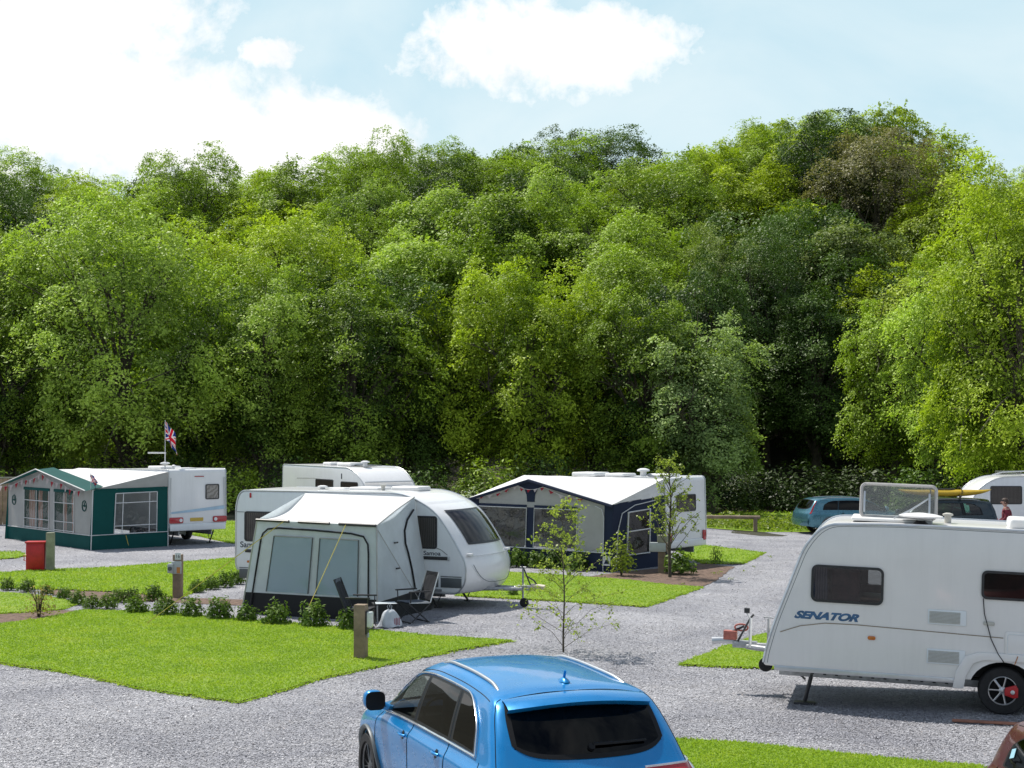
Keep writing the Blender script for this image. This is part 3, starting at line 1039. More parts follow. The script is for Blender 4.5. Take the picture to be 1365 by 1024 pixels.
for px, d, s, l in ((628, 66, .75, 'white flowering bush between the pale caravan nose and navy awning'), (985, 84, 1.0, 'pale flowering bush low in the dark gap')):
    x = (px - CX) / F_PX * d
    root = thing('blossom_bush', l, 'bush', (x, d, ground_z(x, d)), .4, None, scale=(s, s, s * 1.05))
    obj_from('foliage', HAW[0][0], root); obj_from('stem', HAW[0][1], root)
# understorey along the foot of the wood
UND = [bush_mesh(350 + i, 2.0, 2.6, 2300, .2, LM['mid'], 10, .3) for i in range(3)]
UL = ['left of the green awning by the board fence', 'behind the green awning roof', 'behind the flag', 'behind the lights of the green awning caravan', 'left of the rear caravan', 'above the rear caravan',
      'right of the rear caravan', 'behind the blossom bush', 'above the navy awning peak', 'above the navy awning roof', 'behind the staked sapling', 'above the navy awning caravan tail', 'behind the rail fence post',
      'behind the blue estate car', 'behind the raised roof light', 'behind the kayak', 'behind the far right caravan nose', 'behind the far right caravan']
for i, l in enumerate(UL):
    px = -20 + i * 83
    if 930 < px < 1180: continue
    d = 74 + (i * 37 % 7) * .7
    x = (px - CX) / F_PX * d
    s = .85 + .35 * ((i * 53) % 10) / 10
    root = thing('understorey_bush', 'shaded undergrowth bush ' + l, 'bush', (x, d, ground_z(x, d) - .1), i * 1.1, 'bushes along the foot of the wood', scale=(s, s, s))
    f = obj_from('foliage', UND[i % 3][0], root); f.material_slots[0].link = 'OBJECT'; f.material_slots[0].material = LM[('mid', 'dark', 'ash', 'dark')[i % 4]]
    obj_from('stem', UND[i % 3][1], root)
m_shade_leaf = leaf_mat('leaves with painted shade', (.006, .018, .005), (.06, .10, .02), .12)  # undergrowth leaves darkened: the gap's deep shade is put into their colour
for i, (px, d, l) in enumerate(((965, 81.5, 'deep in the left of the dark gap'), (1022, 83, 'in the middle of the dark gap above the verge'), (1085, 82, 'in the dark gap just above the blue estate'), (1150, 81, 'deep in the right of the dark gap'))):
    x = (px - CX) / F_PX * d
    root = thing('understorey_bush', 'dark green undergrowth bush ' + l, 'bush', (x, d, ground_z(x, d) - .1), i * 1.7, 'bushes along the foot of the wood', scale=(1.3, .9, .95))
    f = obj_from('foliage', UND[i % 3][0], root); f.material_slots[0].link = 'OBJECT'; f.material_slots[0].material = m_shade_leaf
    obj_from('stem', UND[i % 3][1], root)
# nettles and weeds on the verge behind the rail, and odd tufts along the lawn edges
n = 9000
q = np.c_[rng.uniform(3.5, 15.5, n), rng.uniform(66.6, 71, n)]
hgt = rng.uniform(.08, .55, n) * (0.6 + .5 * np.sin(q[:, 0] * 2.1) * np.sin(q[:, 1] * 1.7 + 1))
P = np.c_[q, hz(q[:, 0], q[:, 1]) + np.maximum(.05, hgt)]
tu = []
for poly in LAWN_XY[:9] + MULCH_XY:
    E = np.array(poly); E2 = np.roll(E, -1, 0)
    for _ in range(9):
        i = rng.integers(0, len(E)); c_ = E[i] + rng.normal(0, .22, 2)
        tu.append(np.c_[c_ + rng.normal(0, .045, (9, 2)), rng.uniform(.015, .07, 9)])
tu = np.concatenate(tu)
V = np.concatenate([leaf_quads(P, np.tile((0, -.2, 1.0), (n, 1)), .16, rng).reshape(-1, 3), leaf_quads(tu, np.tile((0, 0, 1.0), (len(tu), 1)), .06, rng).reshape(-1, 3)])
n += len(tu)
tag(obj_from('weeds', fast_mesh('weeds', V, np.arange(len(V)).reshape(-1, 4), m_privet, rng.uniform(0, 1, n))), 'bright green nettles and weeds behind the low rail', 'weeds', kind='stuff')


# ---------------- saplings
def sapling(name, label, px, py, h, r_, n_br, n_leaf, leaf, mat, seed, trunk_r=.022, low=.15, up=.6, stake=None):
    r = np.random.default_rng(seed)
    x, y = G(px, py)
    root = thing(name, label, 'tree', (x, y, 0))
    mb = MB()
    tr = [(0, 0, -.1)]
    for i in range(1, 10): tr.append((.05 * sin(i * .9 + seed) * i / 9, .05 * cos(i * 1.3) * i / 9, h * i / 9))
    mb.tube(tr, [trunk_r * (1.1 - i / 9.5) for i in range(10)], 6)
    P = []
    for b in range(n_br):
        t = low + (1 - low) * (b + r.uniform(0, 1)) / n_br
        i = min(8, int(t * 9)); base = np.array(tr[i]) + (np.array(tr[i + 1]) - np.array(tr[i])) * (t * 9 - i)
        a = b * 2.4 + r.uniform(-.4, .4)
        ln = r_ * (1.1 - .75 * t) * r.uniform(.65, 1.2)
        pts = [base]
        for s in range(1, 5):
            f = s / 4
            pts.append(base + np.array((cos(a) * ln * f, sin(a) * ln * f, ln * up * f * (1.2 - .35 * f))) + r.normal(0, .025, 3))
        mb.tube(pts, [trunk_r * .32, trunk_r * .27, trunk_r * .2, trunk_r * .14, trunk_r * .08], 4)
        for tw in range(5):
            f = r.uniform(.3, 1); i2 = min(3, int(f * 4)); q0 = pts[i2] + (pts[i2 + 1] - pts[i2]) * (f * 4 - i2)
            e = q0 + unit(r.normal(0, 1, 3) + np.array((cos(a), sin(a), .4)) * .7) * ln * r.uniform(.15, .4)
            mb.tube([q0, e], [trunk_r * .12, trunk_r * .06], 3)
            m_ = max(1, int(n_leaf / (n_br * 5)))
            u = r.uniform(0.1, 1.1, (m_, 1))
            P.append(q0 * (1 - u) + e * u + r.normal(0, .03, (m_, 3)))
    mb.build('trunk', m_bark, root, smooth=60)
    P = np.concatenate(P)
    V = leaf_quads(P, np.tile((0, 0, .6), (len(P), 1)), leaf, r, .3, .7).reshape(-1, 3)
    obj_from('crown', fast_mesh('crown', V, np.arange(len(V)).reshape(-1, 4), mat, r.uniform(0, 1, len(P))), root)
    return root


sapling('birch_sapling', 'thin birch sapling with sparse leaves just beyond the blue car roof', 751, 870, 2.62, 1.08, 38, 2000, .055, m_young, 5, .018, .03, .55)
sapling('staked_sapling', 'young leafy tree on the mulch bed in front of the navy awning caravan', 893, 770, 3.05, .85, 40, 2100, .064, m_young, 9, .045, .16, 1.3)
# ------------------------------------------------------------------ caravans
m_sen = M('right caravan gelcoat', (.85, .83, .805), .28, var=.03, scale=1.2, coat=.4, dirt=((.50, .49, .46), .13), streak=True)
m_white = M('caravan white gelcoat', (.87, .87, .87), .28, var=.03, scale=1.2, coat=.4, dirt=((.55, .55, .53), .2), streak=True)
m_white2 = M('caravan pale grey panel', (.80, .835, .85), .32, var=.03, scale=1.2, coat=.3, dirt=((.52, .54, .54), .2), streak=True)
m_roof = M('caravan roof', (.80, .80, .79), .45, var=.04, scale=1.5, dirt=((.55, .54, .5), .25))
m_alu = M('aluminium trim', (.62, .64, .66), .35, .85, var=.06, scale=8)
m_galv = M('galvanised steel', (.42, .43, .44), .5, .7, var=.25, scale=12, bmp=.1)
m_black = M('black rubber', (.022, .022, .024), .65, var=.3, scale=10)
m_blackp = M('black plastic', (.03, .03, .033), .42, var=.25, scale=8)
m_dkgrey = M('dark grey panel', (.10, .115, .12), .45, var=.1, scale=4)
m_under = M('underside', (.03, .03, .03), .9, var=.4, scale=4)
m_tyre = M('tyre rubber', (.018, .018, .019), .8, var=.3, scale=14, bmp=.25, bscale=40)
m_rim = M('alloy wheel', (.62, .63, .65), .3, .8, var=.05, scale=9)
m_red = M('red lens', (.45, .012, .02), .18, var=.2, scale=20, coat=.6)
m_redp = M('red paint', (.55, .02, .025), .4, var=.15, scale=6, dirt=((.3, .02, .02), .4))
m_orange = M('amber lens', (.55, .16, .02), .2, var=.2, scale=20, coat=.5)
m_grille = M('vent plastic', (.50, .49, .44), .55, var=.08, scale=30)
m_blue_text = M('blue lettering', (.05, .13, .26), .35, var=.35, scale=9)
m_dark_text = M('dark lettering', (.03, .04, .06), .4, var=.2, scale=9)
m_gold = M('bronze stripe', (.32, .25, .17), .45, var=.1, scale=9)
m_interior = M('cabin lining', (.16, .085, .055), .6, var=.35, scale=5)
m_seat = M('cabin upholstery', (.11, .035, .045), .8, var=.4, scale=9)
m_woodin = M('cabin wood', (.40, .20, .11), .45, var=.25, scale=7)
m_win = glass_mat('acrylic window', (.5, .52, .52), .05)
m_clear = glass_mat('clear roof light', (.80, .81, .80), .03, .1, ((.55, .56, .55), .13))
m_plate = M('yellow number plate', (.62, .42, .06), .4, var=.08, scale=20)
m_curtain = None


def stripe_mat(name, a, b, scale, rough=.85, axis='X', dist=2.0):
    m, nt, N, L, out = _nodes(name)
    p = N.new('ShaderNodeBsdfPrincipled')
    wv = N.new('ShaderNodeTexWave'); wv.bands_direction = axis; wv.inputs['Scale'].default_value = scale
    wv.inputs['Distortion'].default_value = dist; wv.inputs['Detail'].default_value = 3
    L.new(texco(nt), wv.inputs['Vector'])
    L.new(ramp(nt, wv.outputs['Fac'], [(0.1, a), (.9, b)]), p.inputs['Base Color'])
    p.inputs['Roughness'].default_value = rough
    L.new(p.outputs[0], out.inputs[0])
    return m


m_curt_br = stripe_mat('brown curtain', (.10, .07, .055), (.25, .20, .17), 6)
m_blind = stripe_mat('silver blind', (.42, .36, .33), (.80, .72, .68), 3, .35, 'DIAGONAL', 12)


def side_T(y, sgn):
    """matrix laying a flat drawing (x along the caravan, y up) on a side wall"""
    return frame_basis((0, y, 0), (-sgn, 0, 0), (0, 0, 1)) if sgn > 0 else frame_basis((0, y, 0), (1, 0, 0), (0, 0, 1))


def flat_panel(parent, name, T, w, h, r, t, mat, bevel=.004):
    mb = MB(); mb.prism(rrect(w, h, r), 0, t, 'z', T=T)
    return mb.build(name, mat, parent, bevel=bevel, segs=2)


def wall_window(parent, T, w, h, r=.06, curtain=None, deep=True):
    """rubber-framed window: frame ring, curtains and an outer acrylic pane"""
    mb = MB()
    o, i = rrect(w, h, r), rrect(w - .07, h - .07, max(.01, r - .03))
    n = len(o)
    vs = [(x, y, .002) for x, y in o] + [(x, y, .022) for x, y in o] + [(x, y, .022) for x, y in i] + [(x, y, .002) for x, y in i]
    fs = []
    for k in range(n):
        q = (k + 1) % n
        fs += [(k, q, n + q, n + k), (n + k, n + q, 2 * n + q, 2 * n + k), (2 * n + k, 2 * n + q, 3 * n + q, 3 * n + k)]
    mb.add(vs, fs, T=T)
    win = mb.build('window', m_blackp, parent, smooth=40)
    if curtain is not None:
        c = MB(); c.add([(-w / 2 + .03, -h / 2 + .03, .004), (w / 2 - .03, -h / 2 + .03, .004), (w / 2 - .03, h / 2 - .03, .004), (-w / 2 + .03, h / 2 - .03, .004)], [(0, 1, 2, 3)], T=T)
        c.build('curtain', curtain, win)
    p = MB(); p.add([(x, y, .014) for x, y in rrect(w - .06, h - .06, max(.01, r - .03))], [tuple(range(n))], T=T)
    p.build('pane', m_win, win)
    return win


def wheel_parts(parent, x, y, z, r, w, sgn, spokes=8, rim=None, rr=.62, wheelname='wheel', dual=False, rim_mat=None):
    """a tyre with rim and spokes, axle along y; the outer face looks to sgn*y"""
    T = Matrix.Translation((x, y, z))
    mb = MB()
    R0 = r * rr
    prof = [(R0, -w / 2), (r * .93, -w / 2), (r * .985, -w * .38), (r, -w * .2), (r, w * .2), (r * .985, w * .38), (r * .93, w / 2), (R0, w / 2)]
    vs, fs = [], []
    n = 36
    for (q, h) in prof:
        for j in range(n):
            t = 2 * pi * j / n; vs.append((q * cos(t), h, q * sin(t)))
    k = len(prof)
    for i in range(k):
        for j in range(n):
            fs.append((i * n + j, i * n + (j + 1) % n, ((i + 1) % k) * n + (j + 1) % n, ((i + 1) % k) * n + j))
    mb.add(vs, fs, T=T)
    wh = mb.build('wheel', m_tyre, parent, smooth=50)
    mb = MB()
    yo = sgn * w * .36
    mb.tube([(R0 * .97 * cos(2 * pi * j / n), yo, R0 * .97 * sin(2 * pi * j / n)) for j in range(n)], R0 * .06, 6, closed=True, T=T)
    mb.lathe([(R0 * .98, -sgn * w * .3), (R0 * .98, yo * .9)], n, 'y', T=T, caps=False)
    mb.lathe([(R0 * .26, yo - sgn * .04), (R0 * .26, yo - sgn * .005), (R0 * .12, yo + sgn * .012), (.004, yo + sgn * .012)], 16, 'y', T=T)
    for s in range(spokes):
        for tw in ((-1, 1) if dual else (0,)):
            a = 2 * pi * s / spokes
            a1, a2 = a + tw * .05, a + tw * .17
            p0 = Vector((R0 * .2 * cos(a1), yo - sgn * .012, R0 * .2 * sin(a1))); p1 = Vector((R0 * .95 * cos(a2), yo - sgn * .004, R0 * .95 * sin(a2)))
            q = R0 * (.035 if dual else .085)
            mb.tube([p0, (p0 + p1) / 2, p1], [q * 1.25, q, q * 1.1], 6, T=T, flat=.55)
    mb.build('rim', rim_mat or m_rim, wh, smooth=40)
    d = MB(); d.lathe([(R0 * .96, yo - sgn * w * .32), (.003, yo - sgn * w * .32)], 24, 'y', T=T)
    d.build('brake_disc', m_under, wh)
    return wh


def arc_profile(pts, radii, seg=6):
    """polygon with rounded corners (x, z)"""
    out = []
    n = len(pts)
    for i in range(n):
        p, a, b = Vector(pts[i]), Vector(pts[i - 1]), Vector(pts[(i + 1) % n])
        r = radii[i]
        if r <= 0: out.append(tuple(p)); continue
        u, v = (a - p), (b - p)
        d = min(r, u.length * .48, v.length * .48)
        q0, q1 = p + u.normalized() * d, p + v.normalized() * d
        for k in range(seg + 1):
            t = k / seg
            out.append(tuple(q0 * (1 - t) ** 2 + p * 2 * t * (1 - t) + q1 * t * t))
    return out


def caravan_body(root, prof, W, mats, cuts=(), bev=.045):
    mb = MB(); mb.prism(prof, -W / 2, W / 2, 'y')
    me = mb.mesh('body', mats, smooth=0, bevel=bev, segs=3, bev_angle=60)
    if cuts:
        me = boolean_cut(me, cuts)
    # roof faces take the roof coat
    zmax = max(z for x, z in prof)
    me.polygons.foreach_set('use_smooth', [True] * len(me.polygons))
    me.set_sharp_from_angle(angle=radians(32))
    o = obj_from('body', me, root)
    return o


def trim_line(root, prof, y, r, mat, name='edge_trim', z_min=-9, x_rng=None):
    pts = [(x, y, z) for x, z in prof if z > z_min]
    mb = MB(); mb.tube(pts, r, 6, flat=1.0)
    return mb.build(name, mat, root, smooth=60)


def running_gear(root, xa, W, r=.32, hub=8, zb=.42, L=6, steady=(), sgns=(1, -1), rim_mat=None):
    for s in sgns:
        wheel_parts(root, xa, s * (W / 2 - .12), r, r, .19, s, hub, rim_mat=rim_mat)
    mb = MB()
    for s in (-1, 1):
        mb.box((L * .48, s * .62, zb - .05), (L * .92, .05, .16))
    mb.tube([(xa, -W / 2 + .1, r), (xa, W / 2 - .1, r)], .05, 10)
    mb.box((xa - 1.0, .1, zb - .09), (.7, .7, .16))
    mb.build('chassis', m_galv, root, bevel=.006)
    for (x, y, zf) in steady:
        mb = MB()
        mb.tube([(x - .28, y, zb + .0), (x, y, zf + .02)], .026, 6); mb.tube([(x + .12, y, zb), (x, y, zf + .12)], .014, 6)
        mb.box((x, y, zf + .012), (.16, .14, .024))
        mb.build('corner_steady', m_blackp, root, bevel=.004)


def drawbar(root, x0, zb, ln=1.15, jockey_z=0.0, coupling=m_alu):
    xe = x0 + ln
    mb = MB()
    for s in (-1, 1):
        mb.tube([(x0 - 1.2, s * .62, zb - .03), (xe - .35, s * .07, zb + .01)], .045, 6)
    mb.box((xe - .32, 0, zb + .03), (.36, .16, .10))
    d = mb.build('drawbar', m_galv, root, bevel=.008)
    mb = MB()
    mb.tube([(xe - .16, 0, zb + .07), (xe + .05, 0, zb + .07), (xe + .17, 0, zb + .05)], [.055, .05, .06], 10)
    mb.build('hitch', coupling, d, smooth=40)
    mb = MB()
    mb.tube([(xe - .02, 0, zb + .1), (xe - .1, 0, zb + .2), (xe - .3, 0, zb + .30)], .018, 6)
    mb.tube([(xe - .22, .09, zb + .08), (xe - .4, .12, zb + .44), (xe - .45, .12, zb + .5)], .017, 6)
    mb.build('brake_lever', m_blackp, d, smooth=60)
    mb = MB()
    xj = xe - .42 if jockey_z < .1 else x0 + .12
    mb.tube([(xj, .12, jockey_z + .16), (xj, .12, zb + .45)], .024, 8)
    mb.tube([(xj - .07, .12, zb + .47), (xj + .08, .12, zb + .47)], .013, 6)
    j = mb.build('jockey_wheel', m_galv, d, smooth=60)
    mb = MB(); mb.lathe([(.03, .09), (.095, .09), (.105, .105), (.105, .135), (.095, .15), (.03, .15)], 18, 'y', T=Matrix.Translation((xj + .03, 0, jockey_z + .105)))
    mb.build('jockey_tyre', m_tyre, j, smooth=50)
    return d


def roof_light(root, x, y, z, lx, ly, h, mat=None, name='roof_light'):
    mb = MB(); mb.box((x, y, z + h / 2), (lx, ly, h))
    return mb.build(name, mat or m_roof, root, bevel=min(.05, h * .45), segs=3)


def mushroom(root, x, y, z, r=.09, h=.12, name='roof_vent'):
    mb = MB(); mb.lathe([(r * .5, 0), (r * .5, h * .6), (r, h * .65), (r * .95, h * .85), (r * .4, h), (.002, h)], 18, T=Matrix.Translation((x, y, z)))
    return mb.build(name, m_roof, root, smooth=50)


# ================= the caravan lettered SENATOR
YAW = radians(14)
Wd = 2.18
wheel_pt = Vector((6.81, 22.0))
hx = Vector((-cos(YAW), sin(YAW))); nx = Vector((-sin(YAW), -cos(YAW)))   # forward, near side
axle = wheel_pt - nx * (Wd / 2 - .02)
sen = thing('caravan', 'white caravan lettered SENATOR with an open roof light and red wheel lock', 'caravan', (axle.x, axle.y, 0), pi - YAW, ry=-radians(2.1))
prof = arc_profile([(-3.3, .46), (3.31, .46), (3.29, .62), (3.19, 1.02), (2.77, 2.22), (2.50, 2.53), (1.5, 2.57), (-3.1, 2.57), (-3.34, 2.2)], [.03, .06, .1, .3, .45, .5, .3, .25, .2])
wx, wz, ww, wh_ = 2.16, 1.685, 1.01, .53
c1 = MB(); c1.box((wx - .12, 0, wz - .02), (1.5, Wd - .10, .95)); c1 = c1.mesh('cabin', m_interior, smooth=0)
def y_prism(w, h, r, x, z, y0, y1, mat):
    mb = MB(); mb.prism([(x + a, z + b) for a, b in rrect(w, h, r)], y0, y1, 'y'); return mb.mesh('cut', mat, smooth=0)
c2 = y_prism(ww - .06, wh_ - .06, .05, wx, wz, Wd / 2 - .12, Wd / 2 + .2, m_interior)
c3 = y_prism(.62, .5, .05, wx - .55, wz + .06, -Wd / 2 - .2, -Wd / 2 + .12, m_interior)
c4 = MB(); c4.prism([(.44 * cos(t) * 1.05, .34 + .40 * sin(t)) for t in [2 * pi * i / 28 for i in range(28)]], Wd / 2 - .34, Wd / 2 + .2, 'y'); c4 = c4.mesh('arch', m_under, smooth=0)
body = caravan_body(sen, prof, Wd, [m_sen, m_interior, m_under], [c1, c2, c3, c4])
sp = [p for p in prof]
i0 = 1
edge = [p for p in prof if p[1] > .5]
for yy in (Wd / 2 - .01, -Wd / 2 + .01):
    mb = MB(); mb.tube([(x, yy, z) for x, z in edge], .022, 6); mb.build('edge_trim', m_alu, sen, smooth=60)
    mb = MB(); mb.tube([(x * .983 - .0, yy + .006 * (1 if yy > 0 else -1), z - .03 if z > 2 else z) for x, z in edge], .006, 5); mb.build('edge_seal', m_dkgrey, sen, smooth=60)
mb = MB(); mb.prism([(-3.2, .40), (-.52, .40), (-.52, .475), (-3.2, .475)], Wd / 2 - .03, Wd / 2 + .008, 'y'); mb.prism([(.52, .40), (3.15, .40), (3.15, .475), (.52, .475)], Wd / 2 - .03, Wd / 2 + .008, 'y')
mb.build('skirt', m_alu, sen, bevel=.006)
mb = MB()
mb.box((1.85, Wd / 2 - .32, .36), (2.5, .04, .13)); mb.box((-1.9, Wd / 2 - .32, .36), (2.4, .04, .13))
for k in range(12): mb.box((.75 + k * .17, Wd / 2 - .295, .36), (.05, .012, .05), 1)
mb.box((1.1, 0, .34), (3.6, 1.2, .1))
mb.build('chassis', [m_galv, m_under], sen, bevel=.004)
# wheel arch moulding
def arch_pts(r, n=9): return [(r * 1.28 * cos(pi * (1 - i / n)), .34 + r * min(1.0, 1.35 * sin(pi * i / n))) for i in range(n + 1)]
mb = MB(); a, b = arch_pts(.415), arch_pts(.52); b = [(x * 1.02, z) for x, z in b]
n = len(a)
vs = [(x, Wd / 2 - .02, z) for x, z in a] + [(x, Wd / 2 + .03, z) for x, z in a] + [(x, Wd / 2 + .03, z) for x, z in b] + [(x, Wd / 2 - .02, z) for x, z in b]
fs = []
for k in range(n - 1): fs += [(k, k + 1, n + k + 1, n + k), (n + k, n + k + 1, 2 * n + k + 1, 2 * n + k), (2 * n + k, 2 * n + k + 1, 3 * n + k + 1, 3 * n + k)]
fs += [(0, n, 2 * n, 3 * n), (n - 1, 2 * n - 1, 3 * n - 1, 4 * n - 1)]
mb.add(vs, fs); mb.build('wheel_arch', m_sen, sen, smooth=35, bevel=.008)
for s in (1, -1):
    wh = wheel_parts(sen, 0, s * (Wd / 2 - .15), .335, .335, .2, s, 7, rr=.60)
    if s == 1:
        T = Matrix.Translation((-.0, Wd / 2 - .035, .335))
        mb = MB(); mb.prism([(-.02, -.05), (-.02, .05), (-.17, .10), (-.20, .05), (-.20, -.07), (-.15, -.085)], 0, .045, 'y', T=T)
        lk = mb.build('wheel_lock', m_redp, wh, bevel=.008)
        mb = MB(); mb.lathe([(.03, .045), (.03, .062), (.014, .066), (.002, .066)], 14, 'y', T=T @ Matrix.Translation((-.125, 0, .0))); mb.build('lock_boss', m_alu, lk, smooth=40)
sT = lambda x, z, y=Wd / 2: frame_basis((x, y, z), (-1, 0, 0), (0, 0, 1))
wall_window(sen, sT(wx, wz), ww, wh_, .09)
wall_window(sen, sT(-.42, 1.80), 1.5, .40, .08, M('dark blind', (.05, .02, .018), .5, var=.5, scale=3))
# what shows through the front side window
mb = MB(); mb.box((2.5, -.2, 1.42), (.55, 1.3, .2)); mb.box((2.72, -.2, 1.62), (.18, 1.2, .5)); mb.box((2.2, .55, 1.55), (.42, .25, .62), 0)
mb.build('seat', m_seat, sen, bevel=.05, segs=3)
mb = MB(); mb.box((1.75, .2, 1.45), (.5, .8, .03)); mb.box((1.62, -.9, 1.44), (.8, .06, .14)); mb.build('table', m_woodin, sen, bevel=.006)
mb = MB(); cloth(mb, (2.62, Wd / 2 - .1, 1.25), (2.42, Wd / 2 - .14, 1.25), (2.46, Wd / 2 - .14, 2.05), (2.64, Wd / 2 - .1, 2.05), wr=.02); mb.build('curtain', stripe_mat('navy curtain', (.03, .03, .06), (.09, .085, .13), 9), sen)
wall_window(sen, frame_basis((wx - .55, -Wd / 2, wz + .06), (1, 0, 0), (0, 0, 1)), .68, .56, .06)
# vents, marker light, handle, locker door
for x, z in ((.78, 1.31), (.78, .76)):
    T = sT(x, z)
    v = flat_panel(sen, 'vent', T, .52, .21, .015, .012, m_white2)
    mb = MB()
    for k in range(9): mb.box((-.03, -.075 + k * .0185, .016), (.42, .010, .012), 0, T)
    mb.build('grille', m_grille, v, bevel=.002)
flat_panel(sen, 'marker_lamp', sT(1.80, .955), .11, .055, .026, .02, m_orange)
flat_panel(sen, 'door_handle', sT(.215, 1.265), .15, .05, .015, .02, m_grille)
ld = flat_panel(sen, 'locker_door', sT(-.48, 1.0), .95, .34, .04, .012, m_sen)
mb = MB(); mb.tube([(x, y, .013) for x, y in rrect(.88, .27, .03)], .005, 5, closed=True, T=sT(-.48, 1.0)); mb.build('door_seal', m_white2, ld, smooth=60)
text_part('lettering', 'SENATOR', .14, m_blue_text, sen, sT(2.45, 1.215, Wd / 2 + .001), .002, .42, .008, 1.42)
mb = MB(); mb.tube([(3.08, Wd / 2 + .003, .955), (2.8, Wd / 2 + .003, 1.06), (2.45, Wd / 2 + .003, 1.12), (2.0, Wd / 2 + .003, 1.125), (1.2, Wd / 2 + .003, 1.105), (0.02, Wd / 2 + .003, 1.075)], .010, 6, flat=.3)
mb.build('stripe', m_gold, sen, smooth=60)
mb = MB(); mb.tube([(.30, Wd / 2 + .012, 1.61), (.28, Wd / 2 + .02, 1.4), (.18, Wd / 2 + .015, 1.05), (.08, Wd / 2 + .03, .85), (0.0, Wd / 2 + .03, .74)], .007, 5); mb.build('cable', m_black, sen, smooth=60)
mb = MB(); mb.tube([(-.18, Wd / 2 + .035, .84), (-.14, Wd / 2 + .035, .72)], .006, 5); mb.build('strap', M('orange strap', (.5, .18, .05), .6), sen)
# roof gear
zr = 2.565
roof_light(sen, 1.58, .0, zr, 1.15, 1.0, .05, m_roof, 'roof_light_frame')
lid = MB()
lidT = frame_basis((1.49, .18, zr + .05), (-1, 0, 0), (0, -.25, 1))
lid.prism(rrect(1.08, .50, .07), -.01, .015, 'z', T=lidT @ Matrix.Translation((0, .25, 0)))
lo = lid.build('roof_light_lid', m_clear, sen, bevel=.006)
mb = MB(); mb.tube([(x, y + .25, 0) for x, y in rrect(1.07, .49, .07)], .026, 6, closed=True, T=lidT); mb.build('lid_rim', M('frosted rim', (.62, .60, .58), .35, var=.06, transl=.3), lo, smooth=60)
mb = MB()
for x in (1.05, 1.98):
    mb = MB(); mb.tube([(x, .18, zr + .12), (x, .17, zr + .3), (x, .1, zr + .42)], .016, 6); mb.build('lid_stay', m_alu, lo, smooth=60)
mb = MB(); mb.tube([(1.05, .1, zr + .36), (1.3, .4, zr + .2), (1.55, .45, zr + .06)], .012, 6); mb.build('lid_stay', m_alu, lo, smooth=60)
mb = MB(); mb.lathe([(.05, 0), (.07, .03), (.30, .055), (.31, .075), (.2, .10), (.05, .115), (.002, .117)], 28, T=Matrix.Translation((1.17, .55, zr + .05)))
dish = mb.build('aerial_dome', m_roof, sen, smooth=50)
mb = MB(); mb.lathe([(.13, 0), (.06, .06), (.04, .08)], 14, T=Matrix.Translation((1.17, .55, zr - .01))); mb.build('aerial_foot', m_blackp, dish, smooth=40)
mb = MB(); mb.lathe([(.05, 0), (.05, .12), (.075, .125), (.075, .15), (.03, .165), (.002, .166)], 16, T=Matrix.Translation((.78, .0, zr - .01))); mb.build('flue_cowl', m_grille, sen, smooth=40)
roof_light(sen, -.45, .25, zr - .02, .8, .7, .17)
# front end
drawbar(sen, 3.2, .56, .80, 0.22)
mb = MB(); mb.tube([(3.58, .25, .58), (3.58, .25, 1.02)], .022, 8); mb.tube([(3.58, .25, 1.0), (3.65, .25, 1.10)], .012, 6); mb.box((3.64, .25, 1.13), (.08, .06, .07), 1); mb.build('stabiliser_handle', [m_alu, m_blackp], sen, smooth=40)
mb = MB(); mb.box((3.9, .02, .72), (.2, .14, .13)); mb.tube([(3.74 + .1 * cos(t), .05 * 0, .84 + .05 * sin(t)) for t in [k * 2 * pi / 14 for k in range(14)]], .016, 6, closed=True); mb.build('hitch_lock', M('faded red lock', (.42, .13, .10), .5, var=.3, scale=14), sen, bevel=.012)
mb = MB(); mb.tube([(2.6, Wd / 2 - .32, .48), (2.72, Wd / 2 - .32, -.06)], .03, 8); mb.tube([(3.0, Wd / 2 - .32, .47), (2.72, Wd / 2 - .32, .25)], .016, 6); mb.box((2.72, Wd / 2 - .32, -.085), (.3, .2, .03)); mb.build('corner_steady', m_blackp, sen, bevel=.004)
mb = MB(); mb.tube([(1.9, Wd / 2 - .5, .40), (1.95, Wd / 2 - .5, .30)], .05, 8); mb.build('step_light', m_blackp, sen)
# number-free underlay mat
# ================= the pale caravan lettered Samoa
PS = radians(25)
hs = Vector((cos(PS), -sin(PS))); na = Vector((sin(PS), cos(PS)))   # forward (to the right), away from the camera
W2 = 2.25
nfc = Vector((-.99, 34.4)); L2_ = 6.05
rear_c = nfc - hs * L2_ + na * (W2 / 2)
sam = thing('caravan', 'pale white caravan lettered Samoa with a porch awning on its side', 'caravan', (rear_c.x, rear_c.y, 0), -PS)
# seen side is the right-hand side: local y negative
prof2 = arc_profile([(.35, .36), (1.0, .34), (5.82, .36), (6.02, .60), (6.04, 1.02), (5.66, 1.66), (5.25, 2.18), (4.5, 2.54), (.12, 2.53), (.0, 2.2), (.0, .75)], [.05, 0, .12, .2, .3, .4, .6, .9, .35, .2, .1], 8)
caravan_body(sam, prof2, W2, [m_white2], bev=.06)
S2 = lambda x, z, y=-W2 / 2: frame_basis((x, y, z), (1, 0, 0), (0, 0, 1))
